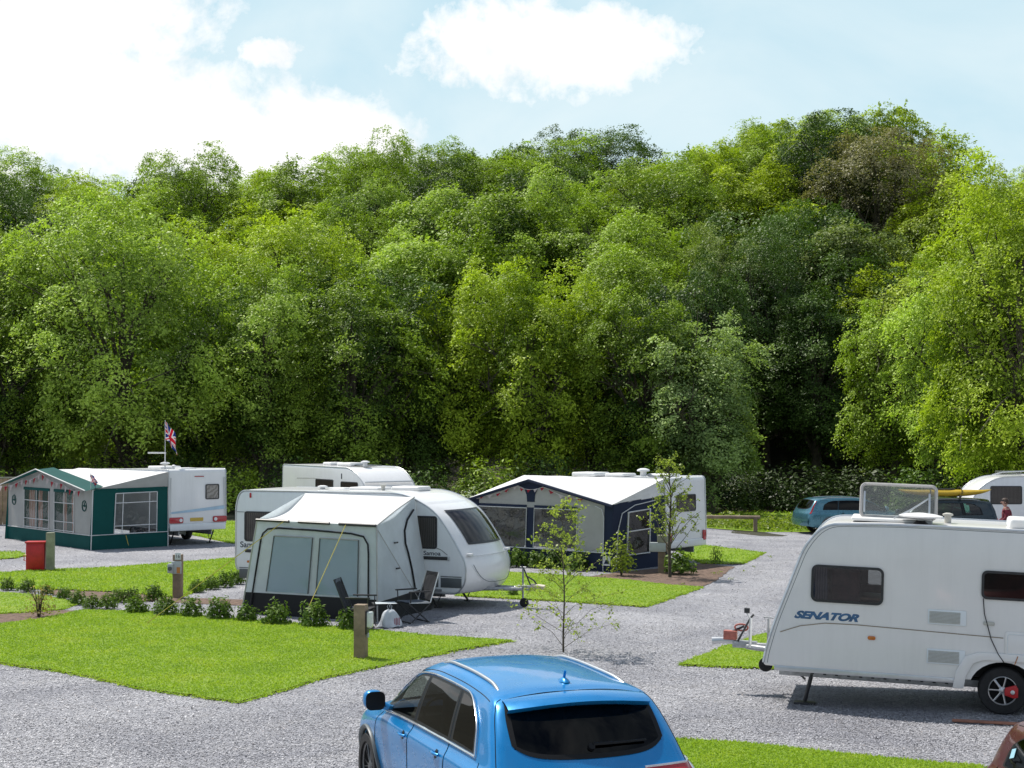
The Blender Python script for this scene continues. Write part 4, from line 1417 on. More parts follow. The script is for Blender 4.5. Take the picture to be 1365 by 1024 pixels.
# roof and front shell: slightly whiter skin lying over the profile
mb = MB()
i5 = [(x, z) for x, z in prof2]
shell = [p for p in i5 if (p[1] > 2.0 and p[0] < 5.3) or p[0] >= 4.9]
shell = sorted(set(shell), key=lambda p: i5.index(p))
def bulge(x, y): return .24 * (1 - (abs(y) / (W2 / 2)) ** 2.2) * float(sstep(4.2, 5.7, x))
k = len(shell)
def shellf(u, v):
    t = u * (k - 1); i = min(k - 2, int(t)); f = t - i
    x = shell[i][0] * (1 - f) + shell[i + 1][0] * f; z = shell[i][1] * (1 - f) + shell[i + 1][1] * f
    y = (v - .5) * (W2 - .05)
    o_ = Vector((x - 3.0, z - 1.3)).normalized() * .006
    c_ = 1 - abs(2 * v - 1) ** 6
    return (x + o_.x * c_ + bulge(x, y), y, z + o_.y * c_ + (.02 * c_ if z > 2.3 else 0))
mb.grid(shellf, (k - 1) * 2, 20)
mb.build('front_shell', m_white, sam, smooth=60)
for s in (-1, 1):
    mb = MB(); mb.tube([(x, s * (W2 / 2 - .012), z) for x, z in prof2[6:]], .016, 6); mb.build('edge_trim', m_alu, sam, smooth=60)
mb = MB(); mb.box((2.6, -W2 / 2 - .004, 2.03), (5.1, .012, .012)); mb.build('waist_trim', m_dkgrey, sam)
for x0, x1 in ((.12, 2.4), (2.5, 5.36), (5.42, 5.93)):
    mb = MB(); mb.box(((x0 + x1) / 2, -W2 / 2 - .005, .60), (x1 - x0, .014, .21)); mb.box(((x0 + x1) / 2, -W2 / 2 - .006, .735), (x1 - x0, .014, .018)); mb.build('side_stripe', m_dkgrey, sam, bevel=.004)
for x0, x1 in ((.28, 2.3), (2.6, 5.60)):
    mb = MB(); mb.box(((x0 + x1) / 2, -W2 / 2 - .012, 1.13), (x1 - x0, .03, .075)); mb.build('grab_rail', m_blackp, sam, bevel=.012)
    mb = MB(); mb.box((x1 + .02, -W2 / 2 - .016, 1.13), (.05, .034, .085)); mb.build('rail_cap', m_alu, sam, bevel=.006)
mb = MB(); mb.box((3.0, -W2 / 2 - .004, .43), (4.9, .014, .06)); mb.build('skirt', m_alu, sam)
wall_window(sam, S2(.86, 1.70), 1.2, .70, .07, m_curt_br)
wall_window(sam, S2(4.93, 1.69), .80, .72, .07, m_curt_br)
flat_panel(sam, 'marker_lamp', S2(.42, 2.42), .05, .12, .02, .015, m_red)
flat_panel(sam, 'side_reflector', S2(.40, .88), .14, .055, .02, .012, m_orange)
text_part('lettering', 'Samoa', .19, m_dark_text, sam, S2(.42, 1.265, -W2 / 2 - .001), .002, 0, .003, 1.15)
text_part('lettering', 'Samoa', .13, m_dark_text, sam, S2(5.20, 1.23, -W2 / 2 - .001), .002, 0, .002, 1.25)
mb = MB(); mb.tube([(5.08, -W2 / 2 - .004, 1.33), (5.25, -W2 / 2 - .004, 1.37), (5.42, -W2 / 2 - .004, 1.32), (5.58, -W2 / 2 - .004, 1.21)], .007, 5, flat=.4); mb.build('swoosh', m_dark_text, sam)
# front window and locker lid
def u_at(zt):
    best = min(range(k * 20), key=lambda q: abs(shellf(q / (k * 20), .5)[2] - zt) + (9 if shellf(q / (k * 20), .5)[0] < 4.6 else 0))
    return best / (k * 20)
ua_, ub_ = u_at(2.16), u_at(1.42)
us_ = [0, .055] + [.055 + .89 * i / 8 for i in range(1, 8)] + [.945, 1]; vs_ = [0, .03] + [.03 + .94 * i / 14 for i in range(1, 14)] + [.97, 1]
gv_ = []
for a in us_:
    for b in vs_:
        p = Vector(shellf(ua_ + (ub_ - ua_) * a, .13 + .74 * b)); gv_.append(p + Vector((.66, 0, .5)).normalized() * .016)
A_, B_ = len(us_), len(vs_); fr_f, gl_f = [], []
for i in range(A_ - 1):
    for j in range(B_ - 1):
        (fr_f if i in (0, A_ - 2) or j in (0, B_ - 2) else gl_f).append((i * B_ + j, (i + 1) * B_ + j, (i + 1) * B_ + j + 1, i * B_ + j + 1))
mb = MB(); mb.add(gv_, fr_f); fw = mb.build('window', m_blackp, sam, smooth=60)
mb = MB(); mb.add(gv_, gl_f); mb.build('pane', m_win, fw, smooth=60)
mb = MB(); mb.add([p - Vector((.66, 0, .5)).normalized() * .006 for p in gv_], gl_f); mb.build('curtain', stripe_mat('front curtain', (.05, .035, .03), (.17, .13, .12), 1.4, axis='Y'), fw, smooth=60)
mb = MB(); mb.tube([(6.05 + bulge(6.0, y) + .012, y, 1.0 - .42 * (1 - (y / .95) ** 4) if abs(y) < .95 else 1.0) for y in np.linspace(-.95, .95, 21)], .007, 5)
mb.build('locker_seam', m_dkgrey, sam)
mb = MB(); mb.tube([(5.985 + bulge(6.0, y), y, 1.19) for y in np.linspace(-1.02, 1.02, 9)], .009, 5); mb.build('front_trim', m_alu, sam)
for y in (-.95, .95):
    mb = MB(); mb.box((6.05, y, 1.22), (.1, .16, .05)); mb.build('grab_handle', m_white, sam, bevel=.015)
running_gear(sam, 2.6, W2, .32, 6, .36, 5.6, [(5.15, -.75, .0), (5.15, .75, 0), (.5, -.75, 0), (.5, .75, 0)])
drawbar(sam, 5.95, .42, 1.3, 0.0, M('cream hitch cover', (.62, .56, .42), .5, var=.15, scale=9))
zr2 = 2.53
roof_light(sam, 2.2, 0, zr2, .45, .45, .06); mushroom(sam, 1.9, -.35, zr2, .12, .12); roof_light(sam, 3.0, 0, zr2, .8, .7, .09); roof_light(sam, 4.0, 0.1, zr2, .75, .6, .12)
mb = MB(); mb.lathe([(.045, 0), (.045, .12), (.07, .125), (.07, .16), (.002, .165)], 14, T=Matrix.Translation((3.55, -.4, zr2))); mb.build('flue_cowl', m_grille, sam, smooth=40)

# ================= simple touring caravans further back
def tourer(name, label, loc, rz, L, W, H, nose, features, zb=.42):
    root = thing(name, label, 'caravan', loc, rz)
    pr = arc_profile(nose, [.08, .15, .25, .6, .5, .12, .1] if len(nose) == 7 else [.1] * len(nose), 7)
    caravan_body(root, pr, W, [m_white], bev=.07)
    for s in (-1, 1):
        mb = MB(); mb.tube([(x, s * (W / 2 - .015), z) for x, z in pr if z > zb + .1], .017, 6); mb.build('edge_trim', m_alu, root, smooth=60)
    return root, pr


PB = radians(53)
hb = Vector((cos(PB), -sin(PB))); nb = Vector((sin(PB), cos(PB)))
nf = Vector((-5.18, 56.8)); rb = nf - hb * 6.4 + nb * 1.1
bk, pr = tourer('caravan', 'rearmost white caravan showing only its upper half above the porch caravan', (rb.x, rb.y, 0), -PB, 6.6, 2.2, 2.55,
                [(.1, .42), (6.3, .42), (6.62, .95), (6.2, 1.9), (5.3, 2.52), (.05, 2.56), (0, .8)], None)
SB = lambda x, z, y=-1.1: frame_basis((x, y, z), (1, 0, 0), (0, 0, 1))
wall_window(bk, SB(3.3, 1.75), 1.3, .62, .07, m_curt_br); wall_window(bk, SB(5.1, 1.72), 1.2, .58, .07, m_curt_br)
mb = MB(); mb.tube([(1.2, -1.105, 2.05), (2.5, -1.105, 2.08), (4.0, -1.105, 2.02)], .02, 5, flat=.3); mb.build('swoosh', m_dkgrey, bk)
mb = MB(); mb.box((4.55, -1.105, 2.2), (.06, .01, .2)); mb.build('badge', m_dark_text, bk)
fa, fb = Vector((6.22, 1.85)), Vector((6.5, 1.2)); mid = (fa + fb) / 2; sl = (fa - fb).normalized()
wall_window(bk, frame_basis((mid.x + .05, 0, mid.y + .03), (0, 1, 0), (sl.x, 0, sl.y)), 1.9, .62, .08, m_curt_br)
mb = MB(); mb.box((6.1, -.02, 2.02), (.1, 2.0, .05)); mb.build('front_trim', m_alu, bk, bevel=.01)
roof_light(bk, 1.9, .1, 2.55, .6, .6, .11); roof_light(bk, 3.4, 0, 2.55, 1.0, .7, .12); mushroom(bk, 4.9, -.3, 2.55, .17, .22, 'aerial_dome')
mb = MB(); mb.box((4.3, .2, 2.58), (.9, .7, .03)); mb.build('solar_panel', m_dkgrey, bk, bevel=.008)
running_gear(bk, 3.0, 2.2, .32, 6, .42, 6); drawbar(bk, 6.3, .46, 1.1)

# far right caravan
fr, pr = tourer('caravan', 'white caravan at the far right behind the person and the parked 4x4', (24.5, 63.2, -.38), pi, 6.4, 2.2, 2.55,
                [(.1, .42), (6.3, .42), (6.55, .95), (6.25, 1.9), (5.45, 2.42), (.05, 2.60), (0, .8)], None)
SF = lambda x, z, y=1.1: frame_basis((x, y, z), (-1, 0, 0), (0, 0, 1))
wall_window(fr, SF(5.05, 1.72), 1.25, .72, .07, m_curt_br); wall_window(fr, SF(2.6, 1.72), 1.3, .7, .07, m_curt_br)
roof_light(fr, 4.7, .3, 2.5, .9, .7, .16, m_clear); mushroom(fr, 3.6, .5, 2.55, .1, .2)
mb = MB(); mb.tube([(5.5, .75, 2.50), (5.1, .8, 2.62), (4.2, .8, 2.66), (3.6, .8, 2.64)], .025, 6); mb.build('roof_bar', m_alu, fr, smooth=60)
running_gear(fr, 3.0, 2.2, .32, 6, .42, 6); drawbar(fr, 6.2, .46, 1.1)

# green awning caravan (rear towards us)
ga = Vector((-.64, .77)).normalized(); gr = Vector((ga.y, -ga.x))
gR0 = Vector((-11.6, 53.2)); g_rz = math.atan2(ga.y, ga.x)
gc = gR0 + gr * 1.1
gv, pr = tourer('caravan', 'white caravan with red rear lights attached to the green awning', (gc.x, gc.y, 0), g_rz, 6.4, 2.2, 2.55,
                [(.05, .55), (6.3, .42), (6.6, .95), (6.2, 1.9), (5.4, 2.50), (-.02, 2.58), (-.06, .75)], None)
SG = lambda y, z, x=-.06: frame_basis((x, y, z), (0, -1, 0), (0, 0, 1))
for s in (1, -1):
    t = flat_panel(gv, 'tail_light', SG(s * .83, .86, -.055), .52, .20, .05, .04, m_red)
    mb = MB(); mb.lathe([(.06, 0), (.06, .012), (.002, .014)], 14, T=SG(s * .66, .86, -.096)); mb.build('lamp_lens', m_white, t)
    mb = MB(); mb.tube([(-.045, s * 1.02, .6), (-.06, s * 1.02, 2.3)], .02, 6); mb.build('corner_trim', m_alu, gv)
pl = flat_panel(gv, 'number_plate', SG(0.05, .87, -.06), .5, .12, .01, .012, m_plate)
ww_ = wall_window(gv, SG(-.55, 1.80, -.045), .52, .52, .05, m_blind)
flat_panel(gv, 'high_brake_light', SG(-.05, 2.33, -.04), .36, .03, .01, .014, m_red)
mb = MB(); mb.box((-.06, 0, .62), (.08, 2.12, .24)); mb.build('rear_bumper', m_white2, gv, bevel=.03)
mb = MB(); cloth(mb, (-.064, 1.05, 1.08), (-.064, -1.05, 1.2), (-.064, -1.05, 1.32), (-.064, 1.05, 1.14), wr=0); mb.build('side_stripe', M('pale blue decal', (.42, .60, .74), .4), gv)
roof_light(gv, 2.2, .1, 2.53, 1.0, .8, .12); roof_light(gv, .9, 0, 2.55, .6, .6, .06); mushroom(gv, .75, .5, 2.56, .07, .16)
running_gear(gv, 2.6, 2.2, .32, 6, .45, 6, [(.5, .75, 0), (.5, -.75, 0)])
# navy awning caravan
va = Vector((-.77, .64)).normalized(); vr = Vector((va.y, -va.x)); v_rz = math.atan2(va.y, va.x)
vC = Vector((2.82, 43.75)); vR0 = vC + vr * 2.5
vc = vR0 + vr * 1.075
nv_, pr = tourer('caravan', 'white caravan with rounded tail attached to the navy awning', (vc.x, vc.y, 0), v_rz, 6.0, 2.15, 2.55,
                 [(.08, .45), (5.7, .42), (6.0, .95), (5.6, 1.9), (4.8, 2.45), (-.0, 2.55), (-.05, .7)], None)
for s in (1, -1):
    t = flat_panel(nv_, 'tail_light', SG(s * .92, .80, -.05), .16, .30, .04, .035, m_red)
wall_window(nv_, SG(-.0, 1.78, -.03), 1.0, .5, .06, m_curt_br)
mb = MB(); mb.box((-.04, 0, .60), (.08, 2.05, .22)); mb.build('rear_bumper', m_white, nv_, bevel=.03)
roof_light(nv_, 3.4, .1, 2.5, .9, .8, .13); roof_light(nv_, 2.2, .2, 2.52, .7, .7, .1); roof_light(nv_, .7, .1, 2.54, .8, .6, .09)
mushroom(nv_, 1.15, .5, 2.55, .19, .24, 'aerial_dome')
running_gear(nv_, 2.6, 2.15, .32, 6, .42, 5.6)
# ------------------------------------------------------------------ awnings
def cloth_mat(name, col, transl=.25, rough=.8):
    return M(name, col, rough, var=.07, scale=2.5, bmp=.15, bscale=14, spec=.25, transl=transl)


m_awn_w = cloth_mat('white awning cloth', (.82, .82, .81), .12)
m_awn_g = cloth_mat('grey awning cloth', (.52, .52, .50), .3)
m_awn_b = cloth_mat('blue grey porch cloth', (.76, .83, .86), .42)
m_green = cloth_mat('green awning cloth', (.006, .085, .078), .12)
m_navy = cloth_mat('navy awning cloth', (.022, .032, .065), .12)
m_blk = cloth_mat('black mud flap', (.018, .019, .022), .05, .5)
m_pvc = glass_mat('clear film window', (.72, .76, .78), .06, .06, ((.45, .53, .57), .04))
m_pvc_b = glass_mat('bluish film window', (.42, .52, .58), .05, .05, ((.55, .70, .80), .64))
m_pvc_d = glass_mat('film window', (.50, .52, .54), .05, .05, ((.3, .32, .34), .04))
m_rope = M('yellow guy rope', (.62, .52, .10), .7, var=.15, scale=30)
m_pole = M('awning pole', (.45, .46, .47), .4, .7)
m_white_trim = cloth_mat('white piping', (.75, .76, .76), .1)


def aw(root, name, mat, quads, smooth=70, nu=14, nv=10, **k):
    mb = MB()
    for i, q in enumerate(quads):
        kk = dict(k); kk.update(q[4] if len(q) > 4 else {})
        cloth(mb, *q[:4], nu=nu, nv=nv, seed=i + len(name), **kk)
    return mb.build(name, mat, root, smooth=smooth, weld=True)


def bar(root, name, mat, pts, r=.012, n=6):
    mb = MB(); mb.tube(pts, r, n); return mb.build(name, mat, root, smooth=60)


def lerp3(P, u, v):
    P = [Vector(p) for p in P]
    return P[0] * (1 - u) * (1 - v) + P[1] * u * (1 - v) + P[2] * u * v + P[3] * (1 - u) * v


# ===== porch awning on the Samoa caravan. local x along the caravan to the right, y away from camera
wall = nfc - hs * L2_          # rear end of the seen wall
porch = thing('porch_awning', 'white and blue grey porch awning with black skirt and clear front windows', 'awning', (nfc.x, nfc.y, 0), -PS)
D = 2.35
xl, xr = -3.85, -.9
fl, fr_ = (xl, -D, 2.02), (xr, -D, 1.97)
bl, br = (-4.12, -.02, 2.50), (-1.28, -.02, 2.46)
bfl, bfr = (xl - .38, -D - .02, .0), (xr + .08, -D - .10, .0)
bbl, bbr = (xl - .75, -.05, 0), (xr + .06, -.05, 0)
Pf = [bfl, bfr, fr_, fl]
aw(porch, 'roof', m_awn_w, [(fl, fr_, br, bl)], curve=lambda u, v: .16 * sin(pi * min(1, v)) * (1 - .55 * u) , nu=20, nv=16)
skirt_v = .23
aw(porch, 'front_panel', m_awn_b, [(*Pf, dict(win=(0, skirt_v, 1, 1)))], nu=26, nv=14)
aw(porch, 'front_skirt', m_blk, [(*Pf, dict(win=(0, 0, 1, skirt_v), off=.004, wr=.02))], nu=22, nv=6)
Pr = [bfr, bbr, br, fr_]
aw(porch, 'side_panel', m_awn_b, [(*Pr, dict(win=(0, .2, 1, 1)))], nu=16, nv=14)
aw(porch, 'side_skirt', m_blk, [(*Pr, dict(win=(0, 0, 1, .2), off=.004, wr=.02))])
Pl = [bbl, bfl, fl, bl]
aw(porch, 'side_panel', m_awn_b, [(*Pl, dict(win=(0, .2, 1, 1)))])
aw(porch, 'side_skirt', m_blk, [(*Pl, dict(win=(0, 0, 1, .2), off=.004, wr=.02))])
for u0, u1 in ((.17, .49), (.55, .86)):
    wn = aw(porch, 'window', m_pvc_b, [(*Pf, dict(win=(u0, skirt_v + .02, u1, .84), off=.02, wr=.012))], nu=14, nv=14)
    for u in (u0, u1):
        bar(wn, 'window_piping', m_dkgrey, [lerp3(Pf, u, v) + Vector((0, -.028, 0)) for v in np.linspace(skirt_v + .02, .84, 8)], .013)
    bar(wn, 'window_piping', m_awn_g, [lerp3(Pf, u, .84) + Vector((0, -.026, 0)) for u in np.linspace(u0, u1, 6)], .012)
bar(porch, 'zip_trim', m_blk, [lerp3(Pf, .065, v) + Vector((0, -.03, 0)) for v in np.linspace(.02, .80, 8)] + [lerp3(Pf, u, v) + Vector((0, -.03, 0)) for u, v in ((.075, .86), (.11, .91), (.2, .925), (.5, .92), (.8, .905), (.9, .88), (.935, .80))] + [lerp3(Pf, .94, v) + Vector((0, -.03, 0)) for v in np.linspace(.7, .25, 5)], .02)
bar(porch, 'zip_trim', m_blk, [lerp3(Pr, u, v) + Vector((.03, 0, 0)) for u, v in ((.72, .22), (.70, .4), (.66, .56), (.62, .66), (.63, .78), (.72, .86), (.9, .91))], .022)
bar(porch, 'front_pole', m_blackp, [Vector(fl) + Vector((0, -.03, .0)), Vector(fl).lerp(Vector(fr_), .28) + Vector((0, -.03, 0))], .035)
bar(porch, 'front_pole', m_blackp, [Vector(fl).lerp(Vector(fr_), .36) + Vector((0, -.03, 0)), Vector(fl).lerp(Vector(fr_), .62) + Vector((0, -.03, 0))], .032)
bar(porch, 'front_pole', m_blackp, [Vector(fl).lerp(Vector(fr_), .70) + Vector((0, -.03, 0)), Vector(fr_) + Vector((0, -.03, 0))], .035)
bar(porch, 'corner_pole', m_pole, [fr_, bfr], .018); bar(porch, 'corner_pole', m_pole, [fl, bfl], .018)
bar(porch, 'seam', m_awn_g, [br, Vector(br).lerp(Vector(fr_), .5) + Vector((0, 0, .02)), fr_], .014)
def to_local(root_loc, rz, p):
    c, s = cos(-rz), sin(-rz); x, y = p[0] - root_loc[0], p[1] - root_loc[1]
    return (x * c - y * s, x * s + y * c)
for u, px, py in ((.24, 196, 832), (.76, 402, 832)):
    g = to_local(nfc, -PS, G(px, py, .03))
    bar(porch, 'guy_rope', m_rope, [Vector(fl).lerp(Vector(fr_), u) + Vector((0, -.05, .0)), (g[0], g[1], .05)], .009, 5)
for k, v in ((0, .72), (1, .47)):
    p = lerp3(Pr, .4, v); mb = MB(); mb.box((p.x + .04, p.y, p.z), (.03, .14, .03)); mb.build('toggle', m_blackp, porch)
bar(porch, 'storm_strap', m_awn_g, [Vector(fr_) + Vector((.02, .02, -.1)), lerp3(Pr, .75, .12) + Vector((.06, 0, 0))], .008)

# ===== green awning. local x = away along the caravan, y = out towards the camera side
gaw = thing('caravan_awning', 'grey and green full awning with white roof and gabled front', 'awning', (gR0.x, gR0.y, 0), g_rz)
Lw, D, ze, zp, zc, xm = 7.0, 2.7, 1.97, 2.56, 2.50, 3.9
F = [(0, D, 0), (Lw, D, 0), (Lw, D, ze), (0, D, ze)]
dz = lambda x: ze + (zp - ze) * (1 - abs(x - xm) / (xm if x < xm else Lw - xm))
pk = (xm, D, zp)
fo = .30
aw(gaw, 'roof', m_awn_w, [((0, D - .0, ze), (xm, D, zp), (xm, 0, zc), (0, 0.02, zc), dict(sag=.03)), ((xm, D, zp), (Lw, D, ze), (Lw, 0.02, zc), (xm, 0, zc), dict(sag=.03))], wr=.012)
aw(gaw, 'roof_edge', m_green, [((-.05, D + fo, ze - .03), (xm, D + fo, zp + .0), (xm, D - .35, zp + .07), (-.05, D - .35, ze + .11)), ((xm, D + fo, zp + .0), (Lw + .05, D + fo, ze - .03), (Lw + .05, D - .35, ze + .11), (xm, D - .35, zp + .07))], off=.012)
bar(gaw, 'edge_piping', m_white_trim, [(-.05, D + fo, ze - .02), (xm, D + fo, zp + .01), (Lw + .05, D + fo, ze - .02)], .018)
aw(gaw, 'gable_panel', m_awn_g, [((0, D, ze), (xm, D, ze), (xm, D, zp), (xm * .02, D, ze + .02)), ((xm, D, ze), (Lw, D, ze), (Lw - .02, D, ze + .02), (xm, D, zp))])
lo_v = .47 / ze
aw(gaw, 'front_skirt', m_green, [(*F, dict(win=(0, 0, 1, lo_v), wr=.02))], nu=26, nv=6)
aw(gaw, 'front_panel', m_awn_g, [(*F, dict(win=(0, lo_v, .20, 1))), (*F, dict(win=(.425, lo_v, .49, 1))), (*F, dict(win=(.79, lo_v, 1, 1))), (*F, dict(win=(.20, .92, .425, 1))), (*F, dict(win=(.49, .92, .79, 1)))])
for u0, u1 in ((.20, .425), (.49, .79)):
    wn = aw(gaw, 'window', m_pvc, [(*F, dict(win=(u0, lo_v, u1, .92), off=.005))])
    mb = MB()
    q = lambda u, v: lerp3(F, u, v) + Vector((0, .02, 0))
    for v in (lo_v + .03, lo_v + .18, .74): mb.tube([q(u0, v), q(u1, v)], .014, 5)
    for u in (u0, (u0 + u1) / 2, u1): mb.tube([q(u, lo_v), q(u, .92)], .014, 5)
    mb.build('window_piping', m_white_trim, wn)
    mb = MB(); mb.box(((u0 + u1) / 2 * Lw, D + .015, .945 * ze), ((u1 - u0) * Lw + .1, .03, .10)); mb.build('rolled_blind', m_green, wn, bevel=.012)
bar(gaw, 'edge_piping', m_white_trim, [(0, D + .012, .47), (Lw, D + .012, .47)], .014)
for x in (.62, 6.45):
    mb = MB(); mb.tube([(x + .16 * cos(t), D + .01, 1.42 + .17 * sin(t)) for t in [k * 2 * pi / 20 for k in range(20)]], .018, 5, closed=True)
    mb.box((x, D + .01, 1.42), (.16, .01, .05)); mb.box((x, D + .01, 1.46), (.05, .01, .16)); mb.build('emblem', m_green, gaw)
S = [(0, 0, 0), (0, D + .12, 0), (0, D, ze), (0, 0, 2.02)]
aw(gaw, 'side_panel', m_green, [(*S, dict(win=(0, 0, 1, .24), wr=.02)), (*S, dict(win=(0, .24, .15, 1))), (*S, dict(win=(.70, .24, 1, 1))), (*S, dict(win=(.15, .92, .70, 1)))])
wn = aw(gaw, 'window', m_pvc, [(*S, dict(win=(.15, .24, .70, .92)))])
mb = MB(); q = lambda u, v: lerp3(S, u, v) + Vector((-.02, 0, 0))
for v in (.25, .38, .76, .92): mb.tube([q(.15, v), q(.70, v)], .016, 5)
for u in (.15, .25, .6, .70): mb.tube([q(u, .24), q(u, .92)], .016, 5)
mb.build('window_piping', m_white_trim, wn)
aw(gaw, 'roof_gable', m_awn_g, [((0, 0, 2.0), (0, D, ze - .02), (0, D, ze), (0, .0, zc))])  # side of the white roof, its shade painted in as grey
bar(gaw, 'edge_piping', m_white_trim, [(-.02, 0, .5), (-.02, D + .08, .48)], .014)
mb = MB(); zz = [(.02, 2.01), (2.66, 1.99)] + [(2.66 - k * .1, 1.985 - (.075 if (k // 1) % 2 else .0) - .0) for k in range(27)]
mb.prism(zz, -.022, -.008, 'x'); mb.build('valance', m_green, gaw)
for y in (.0, D + .06): bar(gaw, 'corner_piping', m_white_trim, [(-.02, y, 0), (-.02, y * .98, ze)], .018)
S2_ = [(Lw, D + .12, 0), (Lw, 0, 0), (Lw, 0, 2.02), (Lw, D, ze)]
aw(gaw, 'side_panel', m_green, [S2_])
g = to_local(gR0, g_rz, G(172, 731))
bar(gaw, 'guy_rope', m_rope, [lerp3(S, .55, .22) + Vector((-.03, 0, 0)), (g[0], g[1], .02)], .012, 5)
# inside: curtains behind the front windows
m_or = stripe_mat('orange curtain', (.50, .17, .09), (.75, .58, .48), 3.2)
for x, wd in ((1.45, .45), (2.3, .3), (3.45, .4), (4.3, .35), (4.95, .5)):
    mb = MB(); cloth(mb, (x, D - .14, .3), (x + wd, D - .14, .3), (x + wd, D - .14, 1.85), (x, D - .14, 1.85), wr=.05); mb.build('curtain', m_or, gaw)
# bunting along the gable
m_buntr = cloth_mat('red bunting', (.45, .03, .05), .3); m_buntw = cloth_mat('white bunting', (.7, .6, .6), .3)
def bunting(name, label, root_loc, rz, pts, n, size, mats):
    r = thing(name, label, 'bunting', root_loc, rz)
    pts = [Vector(p) for p in pts]
    def at(t):
        s = t * (len(pts) - 1); i = min(len(pts) - 2, int(s)); f = s - i
        p = pts[i].lerp(pts[i + 1], f); p.z -= .10 * sin(pi * f); return p
    bar(r, 'string', m_white_trim, [at(k / 40) for k in range(41)], .006, 4)
    for k in range(n):
        a, b = at((k + .25) / n), at((k + .85) / n); c = (a + b) / 2 + Vector((0, .03, -size))
        mb = MB(); mb.add([a, b, c], [(0, 1, 2)]); mb.build('pennant', mats[k % len(mats)], r)
    return r
bunting('bunting', 'red and white bunting hung under the green gable', (gR0.x, gR0.y, 0), g_rz, [(.6, D + .12, 1.92), (2.2, D + .1, 2.12), (xm, D + .1, 2.42), (5.5, D + .1, 2.16), (7.3, D + .25, 1.9)], 18, .2, [m_buntr, m_buntw])
# wicker chair seen through the window
wx_, wy_ = gR0.x + ga.x * 2.75 - gr.x * 1.7, gR0.y + ga.y * 2.75 - gr.y * 1.7
wc = thing('wicker_chair', 'dark round-backed chair seen through the green awning window', 'chair', (wx_, wy_, 0), g_rz + pi)
m_wick = M('dark wicker', (.05, .03, .02), .7, var=.4, scale=30, bmp=.6)
mb = MB()
def shellf(u, v):
    a = pi * (u - .5) * 1.15; r_ = .36 + .06 * v
    return (r_ * sin(a), .30 * cos(a) * (1 - .2 * v) + .0, .35 + .70 * v * (1 - .35 * (2 * u - 1) ** 2))
mb.grid(shellf, 14, 8); mb.build('backrest', m_wick, wc)
mb = MB(); mb.lathe([(.34, .40), (.36, .44), (.3, .48), (.002, .48)], 18); mb.build('seat', m_wick, wc, smooth=40)
for a in range(4):
    mb = MB(); mb.tube([(.26 * cos(a * pi / 2 + .78), .26 * sin(a * pi / 2 + .78), 0), (.22 * cos(a * pi / 2 + .78), .22 * sin(a * pi / 2 + .78), .42)], .02, 6); mb.build('leg', m_wick, wc)

# ===== navy awning
naw = thing('caravan_awning', 'navy and white full awning with white roof and dark window panels', 'awning', (vR0.x, vR0.y, 0), v_rz)
Lw, D, ze, zp, zc, xm = 5.25, 2.5, 1.88, 2.50, 2.52, 2.95
F = [(0, D + .08, 0), (Lw, D + .08, 0), (Lw, D, ze), (0, D, ze)]
aw(naw, 'roof', m_awn_w, [((-.02, D + .1, ze - .02), (xm, D + .12, zp), (xm, 0, zc), (-.02, .02, zc), dict(sag=.03)), ((xm, D + .12, zp), (Lw + .05, D + .12, ze), (Lw, .02, zc), (xm, 0, zc), dict(sag=.03))], wr=.012, nu=18)
for p in ([(-.02, D + .11, ze - .06), (xm, D + .13, zp - .03)], [(xm, D + .13, zp - .03), (Lw + .05, D + .13, ze - .04)]):
    bar(naw, 'roof_edge', m_navy, p, .045)
aw(naw, 'gable_panel', m_awn_g, [((0, D, ze), (xm, D, ze), (xm, D, zp - .04), (.05, D, ze + .01)), ((xm, D, ze), (Lw, D, ze), (Lw - .05, D, ze + .01), (xm, D, zp - .04))])
lo_v = .52 / ze
fr_cells = [(0, .05), (.95, 1)]
aw(naw, 'front_skirt', m_navy, [(*F, dict(win=(0, 0, 1, lo_v), wr=.015))], nu=24, nv=6)
aw(naw, 'front_panel', m_awn_g, [(*F, dict(win=(.06, lo_v, .24, 1))), (*F, dict(win=(.24, .90, .94, 1)))])
aw(naw, 'corner_panel', m_navy, [(*F, dict(win=(0, lo_v, .06, 1)))]); aw(naw, 'corner_panel', m_navy, [(*F, dict(win=(.95, lo_v, 1, 1)))])
aw(naw, 'centre_panel', m_navy, [(*F, dict(win=(.535, lo_v, .59, 1), off=.006))])
mb = MB()
for s in (-1, 1):
    mb.add([(xm + s * .14, D + .012, 1.85), (xm + s * .16, D + .012, 2.05), (xm + s * .25, D + .012, 2.24), (xm + s * .55, D + .012, 2.34), (xm, D + .012, zp - .05), (xm, D + .012, 1.85)], [(0, 1, 2, 3, 4, 5)])
mb.build('gable_bracket', m_navy, naw)
m_patt = None
def pattern_mat():
    m, nt, N, L, out = _nodes('patterned curtain')
    p = N.new('ShaderNodeBsdfPrincipled')
    vo = N.new('ShaderNodeTexVoronoi'); vo.inputs['Scale'].default_value = 4.2; vo.distance = 'EUCLIDEAN'
    L.new(texco(nt), vo.inputs['Vector'])
    L.new(ramp(nt, vo.outputs['Distance'], [(.25, (.10, .10, .095)), (.38, (.30, .27, .22)), (.5, (.12, .12, .12)), (.7, (.20, .21, .21))]), p.inputs['Base Color'])
    p.inputs['Roughness'].default_value = .9
    L.new(p.outputs[0], out.inputs[0]); return m
m_patt = pattern_mat()
